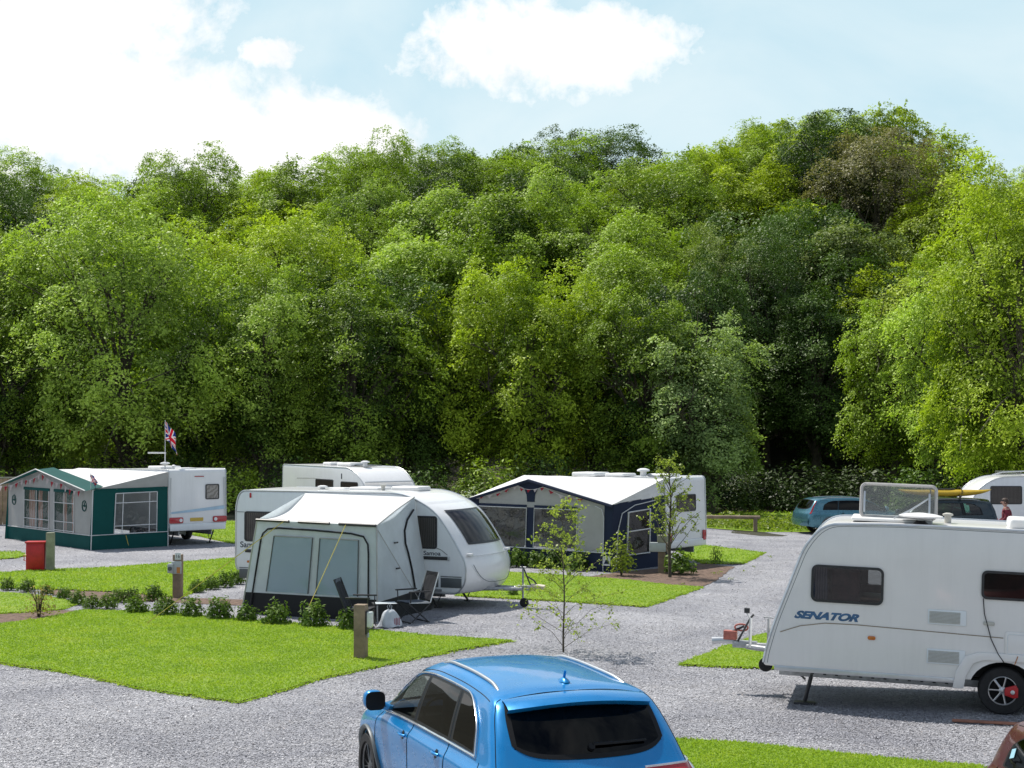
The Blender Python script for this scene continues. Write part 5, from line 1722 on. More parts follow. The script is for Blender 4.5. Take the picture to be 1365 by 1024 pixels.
for u0, u1 in ((.24, .535), (.59, .94)):
    wn = aw(naw, 'window', m_pvc_d, [(*F, dict(win=(u0, lo_v, u1, .90), off=.004, wr=.02))], nu=18, nv=14)
    mb = MB(); q = lambda u, v: lerp3(F, u, v) + Vector((0, .02, 0))
    mb.tube([q(u0, lo_v), q(u1, lo_v), q(u1, .89), q(u0, .89)], .016, 5, closed=True); mb.build('window_piping', m_white_trim, wn)
    mb = MB(); mb.box(((u0 + u1) / 2 * Lw, D + .02, .915 * ze), ((u1 - u0) * Lw, .03, .08)); mb.build('rolled_blind', m_navy, wn, bevel=.01)
    mb = MB(); cloth(mb, (u0 * Lw + .02, D - .3, .55), (u1 * Lw - .02, D - .3, .55), (u1 * Lw - .02, D - .3, 1.75), (u0 * Lw + .02, D - .3, 1.75), wr=.05); mb.build('curtain', m_patt, naw)
bar(naw, 'edge_piping', m_white_trim, [(0, D + .09, .52), (Lw, D + .09, .52)], .016)
bar(naw, 'edge_piping', m_white_trim, [(.3, D + .10, 0.02), (.3, D + .06, 1.5), (.38, D + .05, 1.72), (.6, D + .04, 1.80)], .014)
S = [(0, 0, 0), (0, D + .2, 0), (0, D, ze), (0, 0, 2.05)]
aw(naw, 'side_panel', m_navy, [(*S, dict(win=(0, 0, 1, .22), wr=.015)), (*S, dict(win=(0, .22, .30, 1))), (*S, dict(win=(.72, .22, 1, 1))), (*S, dict(win=(.30, .84, .72, 1)))])
wn = aw(naw, 'window', m_pvc_d, [(*S, dict(win=(.30, .22, .72, .84), wr=.03))], nu=18, nv=14)
mb = MB(); q = lambda u, v: lerp3(S, u, v) + Vector((-.02, 0, 0))
mb.tube([q(.3, .22), q(.72, .22), q(.72, .84), q(.3, .84)], .03, 5, closed=True); mb.tube([q(.3, .56), q(.72, .56)], .02, 5); mb.build('window_piping', m_white_trim, wn)
mb = MB(); cloth(mb, (.25, .4, .4), (.25, 2.0, .4), (.25, 2.0, 1.75), (.25, .4, 1.75), wr=.06); mb.build('curtain', m_blk, naw)
bar(naw, 'edge_piping', m_white_trim, [q(.9, .03), q(.9, .6), q(.84, .84), q(.6, .93), q(.2, .95)], .014)
aw(naw, 'roof_gable', m_awn_w, [((0, 0, 2.03), (0, D, ze - .02), (0, D, ze), (0, 0, zc))])
aw(naw, 'side_panel', m_navy, [[(Lw, D + .12, 0), (Lw, 0, 0), (Lw, 0, 2.05), (Lw, D, ze)]])
mb = MB(); mb.box((.16, D + .10, .30), (.26, .012, .26)); lb = mb.build('maker_label', m_white_trim, naw)
mb = MB(); mb.add([(.06, D + .112, .22), (.26, D + .112, .22), (.16, D + .112, .40)], [(0, 1, 2)]); mb.build('label_mark', m_navy, lb)
bunting('bunting', 'small red bunting strung under the navy awning gable', (vR0.x, vR0.y, 0), v_rz, [(.9, D + .1, 2.0), (2.4, D + .1, 2.30), (3.5, D + .1, 2.32), (4.9, D + .1, 1.98)], 13, .095, [m_buntr, m_buntr, m_buntw])

# ===== flag on the aerial mast of the green awning caravan
def flag_mat():
    """union flag drawn from its bars and diagonals on the cloth's own coordinates"""
    m, nt, N, L, out = _nodes('union flag')
    uv = N.new('ShaderNodeUVMap')
    sp_ = N.new('ShaderNodeSeparateXYZ'); L.new(uv.outputs[0], sp_.inputs[0])
    def mt(op, a, b=None, cl=False):
        n = N.new('ShaderNodeMath'); n.operation = op; n.use_clamp = cl
        for i, v in enumerate((a, b)):
            if v is None: continue
            if isinstance(v, bpy.types.NodeSocket): L.new(v, n.inputs[i])
            else: n.inputs[i].default_value = v
        return n.outputs[0]
    X = mt('SUBTRACT', mt('MULTIPLY', sp_.outputs[0], 2.0), 1.0); Y = mt('SUBTRACT', sp_.outputs[1], .5)
    d1 = mt('ABSOLUTE', mt('MULTIPLY', mt('SUBTRACT', mt('MULTIPLY', X, .5), Y), .894))
    d2 = mt('ABSOLUTE', mt('MULTIPLY', mt('ADD', mt('MULTIPLY', X, .5), Y), .894))
    diag = mt('MINIMUM', d1, d2); cross = mt('MINIMUM', mt('ABSOLUTE', X), mt('ABSOLUTE', Y))
    c = mix_rgb(nt, mt('LESS_THAN', diag, .10), (.012, .03, .20), (.75, .75, .75))
    c = mix_rgb(nt, mt('LESS_THAN', diag, .035), c, (.58, .01, .03))
    c = mix_rgb(nt, mt('LESS_THAN', cross, .166), c, (.75, .75, .75))
    c = mix_rgb(nt, mt('LESS_THAN', cross, .10), c, (.58, .01, .03))
    p = N.new('ShaderNodeBsdfPrincipled'); L.new(c, p.inputs['Base Color']); p.inputs['Roughness'].default_value = .8
    t = N.new('ShaderNodeBsdfTranslucent'); L.new(c, t.inputs[0])
    ms = N.new('ShaderNodeMixShader'); ms.inputs[0].default_value = .35
    L.new(p.outputs[0], ms.inputs[1]); L.new(t.outputs[0], ms.inputs[2]); L.new(ms.outputs[0], out.inputs[0]); return m


m_flag = flag_mat()


def flag(name, label, loc, rz, w_, h_, pole_h, pole_r=.012):
    r = thing(name, label, 'flag', loc, rz)
    bar(r, 'pole', m_white_trim, [(0, 0, 0), (0, 0, pole_h)], pole_r)
    mb = MB()
    nu, nv = 16, 10
    def fn(u, v):
        x = w_ * .42 * u ** .85 + .03 * sin(6 * v + 3 * u); y = .09 * sin(u * 9 + v * 2) * u ** .5
        z = pole_h - .04 - h_ * (1 - v) * (1 - .1 * u) - w_ * .55 * u ** 1.1
        return (x, y, z)
    mb.grid(fn, nu, nv)
    o = mb.build('cloth', m_flag, r, smooth=70)
    me = o.data; uvl = me.uv_layers.new(name='UVMap')
    for lp in me.loops:
        vi = lp.vertex_index; uvl.data[lp.index].uv = ((vi // (nv + 1)) / nu, (vi % (nv + 1)) / nv)
    return r


mx, my = gR0 + ga * .55 + gr * .25
mp_ = gR0 + ga * .9 + gr * .35
am = thing('aerial_mast', 'white television aerial mast with a disc on the green awning caravan roof', 'aerial', (mp_.x, mp_.y, 2.55), 0)
bar(am, 'mast', m_white_trim, [(0, 0, 0), (0, 0, .6)], .022)
mb = MB(); mb.lathe([(.05, .18), (.16, .2), (.16, .24), (.05, .27)], 20); mb.build('disc', m_roof, am, smooth=40)
mb = MB(); mb.box((-.28, 0, .58), (.62, .05, .05)); mb.build('aerial_bar', m_roof, am, bevel=.01)
flag('flag', 'union flag flying on the aerial mast of the green awning caravan', (mp_.x, mp_.y, 3.15 - .25), -.4, 1.1, .62, 1.35)
p = gR0 - gr * 2.75 + ga * .05
flag('flag', 'small union flag stuck at the near corner of the green awning roof', (p.x, p.y, 1.9), .5, .42, .26, .62, .008)
# ------------------------------------------------------------------ cars
def paint(name, col, flake=.35):
    m, nt, N, L, out = _nodes(name)
    p = N.new('ShaderNodeBsdfPrincipled')
    co = texco(nt)
    c = ramp(nt, noise(nt, 1.3, 4, .6, co), [(.3, tuple(x * .92 for x in col)), (.7, tuple(min(1, x * 1.06) for x in col))])
    d = ramp(nt, noise(nt, 3.5, 6, .7, co, .6), [(.5, (0, 0, 0)), (.85, (.035, .035, .035))])
    c = mix_rgb(nt, d, c, (.3, .3, .29))
    L.new(c, p.inputs['Base Color'])
    p.inputs['Metallic'].default_value = flake
    L.new(ramp(nt, noise(nt, 6, 5, .6, co), [(.3, (.24,) * 3), (.7, (.34,) * 3)]), p.inputs['Roughness'])
    p.inputs['Coat Weight'].default_value = .55
    p.inputs['Coat Roughness'].default_value = .03
    L.new(p.outputs[0], out.inputs[0]); return m


m_carglass = glass_mat('car glass', (.50, .56, .53), .025)
m_carglass_d = glass_mat('privacy glass', (.05, .055, .06), .022)
m_gasket = M('window gasket', (.008, .008, .009), .4, var=.2, scale=8, spec=.25)
m_chrome = M('bright trim', (.72, .74, .76), .2, .9, var=.05, scale=8)
m_rail = M('satin roof rail', (.52, .54, .56), .42, .85, var=.05, scale=8)
m_cabin = M('car cabin', (.035, .034, .033), .8, var=.3, scale=6)
m_carseat = M('car seat', (.20, .19, .175), .7, var=.2, scale=8)
m_lamp_clear = M('clear lens', (.55, .56, .57), .12, .2, var=.15, scale=14, coat=.6)

# half outline of an estate-shaped body: stations from tail to nose, nine lines from sill to roof centre
NET = [
 [(.06,.80,.40),(.02,.86,.60),(.02,.87,.80),(.06,.855,.98),(.17,.855,1.11),(.35,.805,1.33),(.55,.745,1.53),(.66,.665,1.615),(.63,.35,1.672),(.61,0,1.685)],
 [(.22,.90,.36),(.16,.955,.58),(.15,.97,.80),(.19,.945,.99),(.31,.912,1.12),(.48,.845,1.34),(.67,.765,1.55),(.79,.655,1.648),(.78,.34,1.702),(.77,0,1.714)],
 [(.60,.92,.33),(.60,.975,.56),(.60,.99,.80),(.62,.965,.995),(.70,.92,1.12),(.82,.842,1.345),(.99,.745,1.570),(1.09,.625,1.674),(1.09,.33,1.722),(1.09,0,1.735)],
 [(1.30,.925,.32),(1.30,.98,.55),(1.30,.992,.80),(1.31,.968,.99),(1.36,.925,1.11),(1.42,.838,1.345),(1.50,.730,1.585),(1.55,.612,1.692),(1.55,.33,1.74),(1.55,0,1.752)],
 [(1.95,.92,.32),(1.95,.975,.55),(1.95,.988,.80),(1.95,.966,.98),(1.97,.925,1.095),(2.0,.838,1.34),(2.02,.732,1.588),(2.03,.613,1.695),(2.03,.33,1.742),(2.03,0,1.754)],
 [(2.55,.92,.32),(2.55,.975,.55),(2.55,.985,.80),(2.55,.963,.97),(2.55,.925,1.08),(2.54,.838,1.33),(2.52,.730,1.57),(2.50,.610,1.676),(2.48,.33,1.722),(2.46,0,1.734)],
 [(3.10,.925,.32),(3.10,.975,.55),(3.10,.985,.79),(3.10,.962,.96),(3.08,.928,1.065),(3.04,.845,1.29),(2.97,.735,1.50),(2.92,.62,1.60),(2.84,.33,1.655),(2.80,0,1.670)],
 [(3.55,.93,.33),(3.55,.975,.55),(3.55,.985,.78),(3.55,.962,.94),(3.53,.93,1.045),(3.48,.865,1.17),(3.42,.775,1.285),(3.37,.67,1.36),(3.24,.36,1.44),(3.20,0,1.462)],
 [(3.98,.93,.36),(3.98,.975,.56),(3.98,.985,.76),(3.98,.96,.91),(3.96,.905,.995),(3.92,.845,1.035),(3.88,.77,1.07),(3.84,.66,1.10),(3.76,.36,1.13),(3.74,0,1.14)],
 [(4.50,.90,.38),(4.50,.95,.56),(4.50,.96,.74),(4.50,.93,.87),(4.48,.86,.94),(4.46,.78,.975),(4.44,.68,1.0),(4.42,.56,1.02),(4.40,.30,1.045),(4.40,0,1.05)],
 [(4.88,.78,.36),(4.90,.84,.52),(4.90,.85,.66),(4.88,.82,.76),(4.86,.74,.82),(4.84,.66,.85),(4.83,.56,.87),(4.82,.45,.88),(4.82,.24,.90),(4.82,0,.905)],
 [(5.00,.60,.34),(5.06,.66,.48),(5.07,.67,.58),(5.05,.64,.66),(5.03,.57,.70),(5.01,.50,.72),(5.0,.42,.735),(5.0,.33,.745),(5.0,.18,.755),(5.0,0,.76)],
]


for st_ in NET[1:9]:
    st_[3] = (st_[3][0], st_[3][1] + .016, st_[3][2] + .01); st_[4] = (st_[4][0], st_[4][1] - .008, st_[4][2])


def catmull(p0, p1, p2, p3, t):
    return .5 * (2 * p1 + (p2 - p0) * t + (2 * p0 - 5 * p1 + 4 * p2 - p3) * t * t + (3 * p1 - p0 - 3 * p2 + p3) * t ** 3)


class CarShape:
    def __init__(s, L=5.06, Wd=1.985, H=1.752, upright=0.0, z0=0.0, base=NET):
        n = np.array(base, float)
        n[..., 0] *= L / 5.06; n[..., 1] *= Wd / 1.985; n[..., 2] = .0 + n[..., 2] * H / 1.752
        if upright:
            for i, k in ((0, 1.0), (1, .85), (2, .5), (3, .2)):
                n[i, :, 0] -= upright * k * np.clip((n[i, :, 2] - .95 * H / 1.752) / .7, 0, 1)
        s.n = n; s.L = L; s.H = H; s.W = Wd

    def P(s, u, v, side=1):
        n = s.n; I, J = n.shape[0] - 1, n.shape[1] - 1
        u = min(max(u, 0), I - 1e-6); v = min(max(v, 0), J - 1e-6)
        i, j = int(u), int(v); fu, fv = u - i, v - j
        def row(ii):
            ii = min(max(ii, 0), I)
            def g(jj):
                if jj > J:
                    p = n[ii, 2 * J - jj].copy(); p[1] *= -1; return p
                if jj < 0: return 2 * n[ii, 0] - n[ii, 1]
                return n[ii, jj]
            return catmull(g(j - 1), g(j), g(j + 1), g(j + 2), fv)
        p = catmull(row(i - 1) if i > 0 else 2 * row(0) - row(1), row(i), row(i + 1), row(i + 2), fu)
        return Vector((p[0], p[1] * side, p[2]))

    def N(s, u, v, side=1):
        e = .02
        a = s.P(u + e, v, side) - s.P(u - e, v, side); b = s.P(u, v + e, side) - s.P(u, v - e, side)
        nn = a.cross(b).normalized()
        c = s.P(u, v, side)
        if nn.dot(Vector((0, side * .6, .8)) if v > 3 else Vector((0, side, 0.2))) < 0: nn = -nn
        return nn

    def rear(s, w, k):
        """tailgate surface: w from -1 to 1 across, k up the corner line"""
        c = s.P(0, k)
        b = .13 if k < 3 else .13 - .07 * (k - 3) / 4
        zc = 0 if k < 5 else .060 * (k - 5) / 2 * s.H / 1.752
        return Vector((c.x - b * (1 - w * w), c.y * w, c.z + zc * (1 - w * w)))

    def rearN(s, w, k):
        e = .02
        a = s.rear(w + e, k) - s.rear(w - e, k); b = s.rear(w, k + e) - s.rear(w, k - e)
        nn = a.cross(b).normalized()
        return nn if nn.x < 0 else -nn


DLO = [(1.95, 3.04, 4.22, 6.0), (3.06, 4.98, 4.2, 6.0), (5.0, 7.45, 4.2, 6.0)]


def vtop(u, v1=6.0):
    return v1 - .75 * max(0, (2.8 - u) / .85) ** 2.2 - .10 * max(0, (u - 6) / 1.4)


def build_car(root, sh, body_mat, res=9, windows=DLO, glass=None, rear_glass=(4.46, 6.55, .915), rglass=None, screen=True, arches=((1.08, .37, .43), (4.10, .37, .43)), rails=True, handles=((5.3, 2.95), (3.42, 3.05)), seams=True, arch_mat=None, chrome=True, interior=True):
    I, J = sh.n.shape[0] - 1, sh.n.shape[1] - 1
    glass = glass or [m_carglass_d, m_carglass_d, m_carglass]
    mb = MB()
    nu, nv = I * res, J * res
    kx = sh.L / 5.06; kz = sh.H / 1.752
    for side in (1, -1):
        def skip(a, b, side=side):
            u, v = a * I, b * J
            for (u0, u1, v0, v1) in windows:
                if u0 + .05 < u < u1 - .05 and v0 + .06 < v < vtop(u, v1) - .06: return True
            if screen and 6.12 < u < 7.85 and v > 6.75: return True
            if v < 3.2:
                p = sh.P(u, v)
                for (ax, az, ar) in arches:
                    if (p.x - ax * kx) ** 2 + (p.z - az) ** 2 < ar * ar: return True
            return False
        mb.grid(lambda a, b, side=side: sh.P(a * I, b * J, side), nu, nv, skip=skip)
    k0, k1, wl = rear_glass
    mb.grid(lambda a, b: sh.rear(a * 2 - 1, b * 7), 24, 7 * res, skip=lambda a, b: k0 + .12 + .45 * abs((a * 2 - 1) / wl) ** 9 < b * 7 < k1 - .08 and abs(a * 2 - 1) < wl - .08)
    # close the underside
    o = mb.build('body', body_mat, root, smooth=50, weld=True)
    # glazing
    def patch(fn, nrm, nu, nv, border, gm, name='window', off=.006, lift=0):
        m2 = MB()
        ub, vb = border
        us = [0, ub] + [ub + (1 - 2 * ub) * i / nu for i in range(1, nu)] + [1 - ub, 1]
        vs_ = [0, vb] + [vb + (1 - 2 * vb) * i / nv for i in range(1, nv)] + [1 - vb, 1]
        A, B = len(us), len(vs_)
        vv = []
        for a in us:
            for b in vs_:
                vv.append(fn(a, b) + nrm(a, b) * off)
        fr, gl = [], []
        for i in range(A - 1):
            for j in range(B - 1):
                f = (i * B + j, (i + 1) * B + j, (i + 1) * B + j + 1, i * B + j + 1)
                (fr if i in (0, A - 2) or j in (0, B - 2) else gl).append(f)
        m2.add(vv, fr, 0)
        w_ = m2.build(name, m_gasket, root, smooth=60)
        m3 = MB(); m3.add(vv, gl, 0); m3.build('pane', gm, w_, smooth=60)
        return w_
    for side in (1, -1):
        for wi, (u0, u1, v0, v1) in enumerate(windows):
            fn = lambda a, b, side=side: sh.P(u0 + (u1 - u0) * a, v0 + (vtop(u0 + (u1 - u0) * a, v1) - v0) * b, side)
            nn = lambda a, b, side=side: sh.N(u0 + (u1 - u0) * a, v0 + (v1 - v0) * b, side)
            patch(fn, nn, 12, 8, (.05 / max(.3, (u1 - u0) * .5), .06), glass[wi])
        if chrome:
            ua, ub_ = windows[0][0], windows[-1][1]
            v0, v1 = windows[0][2] - .07, windows[1][3] + .07
            bot = [sh.P(u, v0, side) + sh.N(u, v0, side) * .008 for u in np.linspace(ua - .08, ub_ - .35, 26)]
            m2 = MB(); m2.tube(bot, .013, 6); m2.build('belt_trim', m_chrome, root, smooth=60)
            top = [sh.P(ua - .08, v, side) + sh.N(ua - .08, v, side) * .016 for v in np.linspace(v0, vtop(ua) - .25, 9)] + [sh.P(u, vtop(u) + .07, side) + sh.N(u, vtop(u), side) * .016 for u in np.linspace(ua - .02, ub_ - .1, 60)]
            m2 = MB(); m2.tube(top, .009, 6); m2.build('window_trim', m_chrome, root, smooth=60)
        if rails:
            pts = [sh.P(u, 7.02, side) + Vector((0, -.03 * side, -.002 + .026 * min(1, 6 * t * (1 - t) * 1.2))) for t, u in [(i / 20, 1.45 + 3.9 * i / 20) for i in range(21)]]
            m2 = MB(); m2.tube(pts, [.012] + [.017] * 19 + [.012], 8); m2.build('roof_rail', m_rail, root, smooth=60)
        for hu, hv in handles:
            p = sh.P(hu, hv, side); nn = sh.N(hu, hv, side)
            t = (sh.P(hu + .1, hv, side) - sh.P(hu - .1, hv, side)).normalized()
            T = frame_basis(p + nn * .002, t, nn.cross(t) if side > 0 else t.cross(nn))
            m2 = MB(); m2.tube([p - t * .10 + nn * .012, p - t * .05 + nn * .04, p + t * .05 + nn * .04, p + t * .10 + nn * .012], .014, 6)
            hd = m2.build('door_handle', body_mat, root, smooth=60)
            m2 = MB(); m2.lathe([(.045, 0), (.03, .006), (.002, .007)], 14, T=frame_basis(p - Vector((0, 0, 0)) + nn * .001, t, nn.cross(t))); m2.build('handle_recess', m_gasket, hd, smooth=60)
        if seams:
            m2 = MB()
            for us in (5.02, 3.06):
                m2.tube([sh.P(us, v, side) + sh.N(us, v, side) * .0005 for v in np.linspace(.2, 4.1, 24)], .005, 4)
            m2.tube([sh.P(7.6 - .18 * abs(v - 2) * .5, v, side) for v in np.linspace(.2, 4.0, 16)], .005, 4)
            m2.tube([sh.P(1.75 + .1 * sin(v), v, side) for v in np.linspace(1.2, 4.0, 12)], .004, 4)
            m2.tube([sh.P(u, 6.35, side) for u in np.linspace(1.2, 6.4, 30)], .0045, 4)
            m2.build('panel_seam', m_gasket, root)
        # front and rear arches with their dark wells
        for (ax, az, ar) in arches:
            m2 = MB(); yb = .965 * sh.W / 1.985
            a_ = [(ax * kx + (ar + .005) * cos(t), az + (ar + .005) * sin(t)) for t in np.linspace(-.12, pi + .12, 22)]
            def ysurf(x, z):
                lo, hi = 0, 3.6
                for _ in range(18):
                    m_ = (lo + hi) / 2
                    if sh.P(np.interp(x, sh.n[:, 2, 0], range(I + 1)), m_).z < z: lo = m_
                    else: hi = m_
                return sh.P(np.interp(x, sh.n[:, 2, 0], range(I + 1)), lo).y
            m2.tube([(x, side * (ysurf(x, z) + .004), z) for x, z in a_], .034, 8, flat=.7)
            m2.build('arch_trim', arch_mat or m_dkgrey, root, smooth=60)
            m2 = MB(); y0, y1 = .55 * side, .93 * side * sh.W / 1.985
            k_ = len(a_)
            m2.add([(x, y0, z) for x, z in a_] + [(x, y1, z) for x, z in a_], [(i, i + 1, k_ + i + 1, k_ + i) for i in range(k_ - 1)] + [tuple(range(k_))])
            m2.build('wheel_well', m_under, root)
    def rk(a, b):
        w_ = (a * 2 - 1) * wl * (1 - .06 * (1 - b) ** 2); lo = k0 + .38 * abs(a * 2 - 1) ** 6 - .12 * (1 - (a * 2 - 1) ** 2)
        return w_, lo + (k1 - lo) * b
    patch(lambda a, b: sh.rear(*rk(a, b)), lambda a, b: sh.rearN(*rk(a, b)), 26, 10, (.035, .07), rglass or m_carglass_d, 'rear_window')
    if screen:
        def ws(a, b):
            v = 6.65 + (9 - 6.65) * (2 * a if a < .5 else 2 - 2 * a); return sh.P(6.05 + 1.85 * b, v, 1 if a < .5 else -1)
        def wn(a, b):
            e = .01; p = (ws(min(1, a + e), b) - ws(max(0, a - e), b)).cross(ws(a, min(1, b + e)) - ws(a, max(0, b - e))).normalized(); return p if p.z > 0 else -p
        patch(ws, wn, 20, 10, (.03, .06), m_carglass, 'windscreen')
    if interior:
        m2 = MB()
        zf = .55 * kz
        m2.box((2.6 * kx, 0, zf), (4.3 * kx, 1.62 * sh.W / 1.985, .04)); m2.box((.55 * kx, 0, .8 * kz), (.9 * kx, 1.55 * sh.W / 1.985, .36 * kz)); m2.box((3.7 * kx, 0, .86 * kz), (.55 * kx, 1.6 * sh.W / 1.985, .30 * kz))
        m2.build('cabin_floor', m_cabin, root, bevel=.03)
        for x, ys in ((2.95, (-.38, .38)), (1.85, (-.42, 0, .42)), (1.05, (-.35, .35))):
            for y in ys:
                m2 = MB(); m2.box((x * kx, y, .74 * kz), (.5, .46 if len(ys) == 2 else .42, .2)); T = Matrix.Translation((x * kx - .28, y, .82 * kz)) @ Matrix.Rotation(-.25, 4, 'Y')
                m2.box((0, 0, .28), (.13, .46 if len(ys) == 2 else .42, .58), 0, T); m2.box((.0, 0, .66), (.09, .24, .16), 0, T)
                m2.build('seat', m_carseat if x > 1.5 else m_cabin, root, bevel=.035, segs=3)
        m2 = MB(); m2.tube([(3.42 * kx + .08 * sin(t) * .4, .38 + .18 * cos(t), 1.0 * kz + .18 * sin(t)) for t in np.linspace(0, 2 * pi, 18)[:-1]], .016, 6, closed=True); m2.build('steering_wheel', m_gasket, root, smooth=60)
    return o


def mirror(root, sh, mat, u=7.05, v=4.3):
    for side in (1, -1):
        p = sh.P(u, v, side)
        m2 = MB()
        c = p + Vector((.04, side * .15, .10))
        def egg(a, b):
            t = 2 * pi * a; f = -1 + 2 * b
            r_ = sqrt(max(0, 1 - abs(f) ** 2.6))
            return c + Vector((.03 + f * .10, cos(t) * .115 * r_ * (abs(cos(t)) ** -.25 if abs(cos(t)) > .3 else 1.3) * .9, sin(t) * .11 * r_ * (abs(sin(t)) ** -.25 if abs(sin(t)) > .3 else 1.3) * .9))
        m2.grid(egg, 28, 14)
        m2.tube([p + Vector((0, -.04 * side, .0)), c + Vector((0.02, -.08 * side, -.05))], .04, 8)
        mo = m2.build('mirror', mat, root, smooth=60)
        m2 = MB(); m2.prism(rrect(.205, .19, .06), 0, .004, 'z', T=frame_basis(c + Vector((-.078, 0, 0)), (0, -1, 0), (0, 0, 1)))
        m2.build('mirror_glass', m_gasket, mo)


# ---- the blue car in front
m_bluep = paint('bright blue paint', (.0, .23, .58), .34)
TH = radians(19.5)
car_o = Vector((.755, 13.40))
suv = thing('parked_car', 'glossy bright blue estate 4x4 with silver roof rails parked in the foreground', 'car', (car_o.x, car_o.y, 0), pi / 2 + TH)
shq = CarShape(5.06, 1.985, 1.752)
build_car(suv, shq, m_bluep, 11, rglass=glass_mat('dark rear glass', (.012, .013, .018), .02))
mirror(suv, shq, m_bluep)
m_dkrim = M('dark spoked wheel', (.16, .165, .17), .35, .7, var=.1, scale=9)
for x in (1.08, 4.10):
    for s in (1, -1): wheel_parts(suv, x, s * .86, .375, .375, .28, s, 7, rr=.72, dual=True, rim_mat=m_dkrim)
# roof spoiler over the rear glass
mb = MB()
def spl(a, b):
    w_ = a * 2 - 1
    p = shq.rear(w_ * .99, 6.95)
    t = b
    if t <= .5: q = t * 2; return p + Vector((-.25 * q * (1 - .25 * abs(w_) ** 4), 0, .012 - .055 * q * q))
    q = (t - .5) * 2; return p + Vector((-.25 * (1 - .25 * abs(w_) ** 4) * (1 - q) - .0 * q, 0, -.043 - .03 * min(1, q * 5) - .05 * q))
mb.grid(spl, 28, 12)
mb.build('spoiler', m_bluep, suv, smooth=50)
mb = MB(); mb.tube([shq.rear(w_ * .99, 6.98) + Vector((0, 0, .006)) for w_ in np.linspace(-1, 1, 25)], .005, 4)
mb.tube([shq.P(0.28, v, 1) for v in np.linspace(3.6, 7, 16)], .005, 4); mb.tube([shq.P(0.28, v, -1) for v in np.linspace(3.6, 7, 16)], .005, 4)
mb.build('tailgate_seam', m_gasket, suv)
# aerial fin
ap = shq.P(2.15, 9) + Vector((-.35, 0, 0.0)); ap = shq.P(1.35, 9)
mb = MB(); mb.lathe([(.06, 0), (.045, .02), (.02, .035), (.002, .04)], 14, T=Matrix.Translation(ap) @ Matrix.Diagonal((1.5, .8, 1, 1))); mb.tube([ap + Vector((0, 0, .02)), ap + Vector((-.03, 0, .10))], [.014, .012], 8); mb.build('roof_aerial', m_bluep, suv, smooth=50)
# wiper
hp = shq.rear(.02, 4.68)
mb = MB(); mb.lathe([(.035, 0), (.03, .03), (.002, .035)], 12, T=frame_basis(hp, (0, 1, 0), shq.rearN(.02, 4.68).cross(Vector((0, 1, 0)))))
pts = [shq.rear(-w_, 4.74) + shq.rearN(-w_, 4.74) * .03 for w_ in np.linspace(-.0, .62, 10)]
mb.tube(pts, [.016] * 4 + [.011] * 6, 6, flat=.6); mb.build('wiper', m_gasket, suv, smooth=50)
# rear lamps, wrapping the corner
for side in (1, -1):
    def lamp(a, b, side=side):
        k = 2.75 + 1.1 * b
        if a < .62: w_ = .50 + .50 * a / .62; p = shq.rear(side * w_, k); n_ = shq.rearN(side * w_, k)
        else: u = (a - .62) / .38 * 1.1; p = shq.P(u, k, side); n_ = shq.N(u, k, side)
        return p + n_ * .008
    mb = MB(); mb.grid(lamp, 24, 8); t = mb.build('tail_light', m_red, suv, smooth=60)
    mb = MB(); mb.grid(lambda a, b: lamp(.78 + .2 * a, .12 + .76 * b) + shq.N(.5, 3, side) * .003, 6, 6); mb.build('clear_lens', m_lamp_clear, t, smooth=60)
    mb = MB(); mb.tube([lamp(a, 1.0) for a in np.linspace(0, 1, 20)], .010, 5); mb.build('lamp_rim', m_chrome, t, smooth=60)
# four rings
ec = shq.rear(0, 3.62); en = shq.rearN(0, 3.62)
eT = frame_basis(ec + en * .006, (0, -1, 0), en.cross(Vector((0, -1, 0))))
mb = MB()
for k in range(4): mb.tube([((k - 1.5) * .068 + .043 * cos(t), .043 * sin(t), 0) for t in np.linspace(0, 2 * pi, 22)[:-1]], .0075, 6, closed=True, T=eT)
mb.build('emblem', m_chrome, suv, smooth=60)
for side in (1, -1):   # broad flare over the rear wheel
    mb = MB(); mb.tube([(1.08 + .50 * cos(t), side * (.985 - .02 * sin(t)), .37 + .50 * sin(t)) for t in np.linspace(.15, pi - .15, 18)], .055, 8, flat=.6); mb.build('arch_flare', m_bluep, suv, smooth=60)

# ---- blue-grey estate at the back
m_teal = paint('pale blue metallic', (.09, .24, .31), .6)
p0 = Vector((11.9, 65.2)); hd = radians(14)
est = thing('parked_car', 'pale blue metallic estate car with tall red tail lights beside the verge', 'car', (p0.x, p0.y, -.38), hd)
she = CarShape(4.75, 1.86, 1.52, upright=.22)
build_car(est, she, m_teal, 5, arches=((.98, .33, .38), (3.85, .33, .38)), chrome=False)
mirror(est, she, m_teal)
for x in (.98, 3.8):
    for s in (1, -1): wheel_parts(est, x, s * .82, .32, .32, .2, s, 5)
for s in (1, -1):
    def tl(a, b, s=s):
        v = 3.0 + 3.3 * b; 
        return she.P(.02 + .62 * a * (1 - .3 * b), v, s) + she.N(.3, v, s) * .01
    mb = MB(); mb.grid(tl, 4, 14); mb.build('tail_light', m_red, est, smooth=60)
mb = MB(); mb.grid(lambda a, b: she.rear(a * 2 - 1, .2 + 1.5 * b) + Vector((-.05, 0, 0)), 14, 6); mb.build('bumper', m_teal, est, smooth=60)
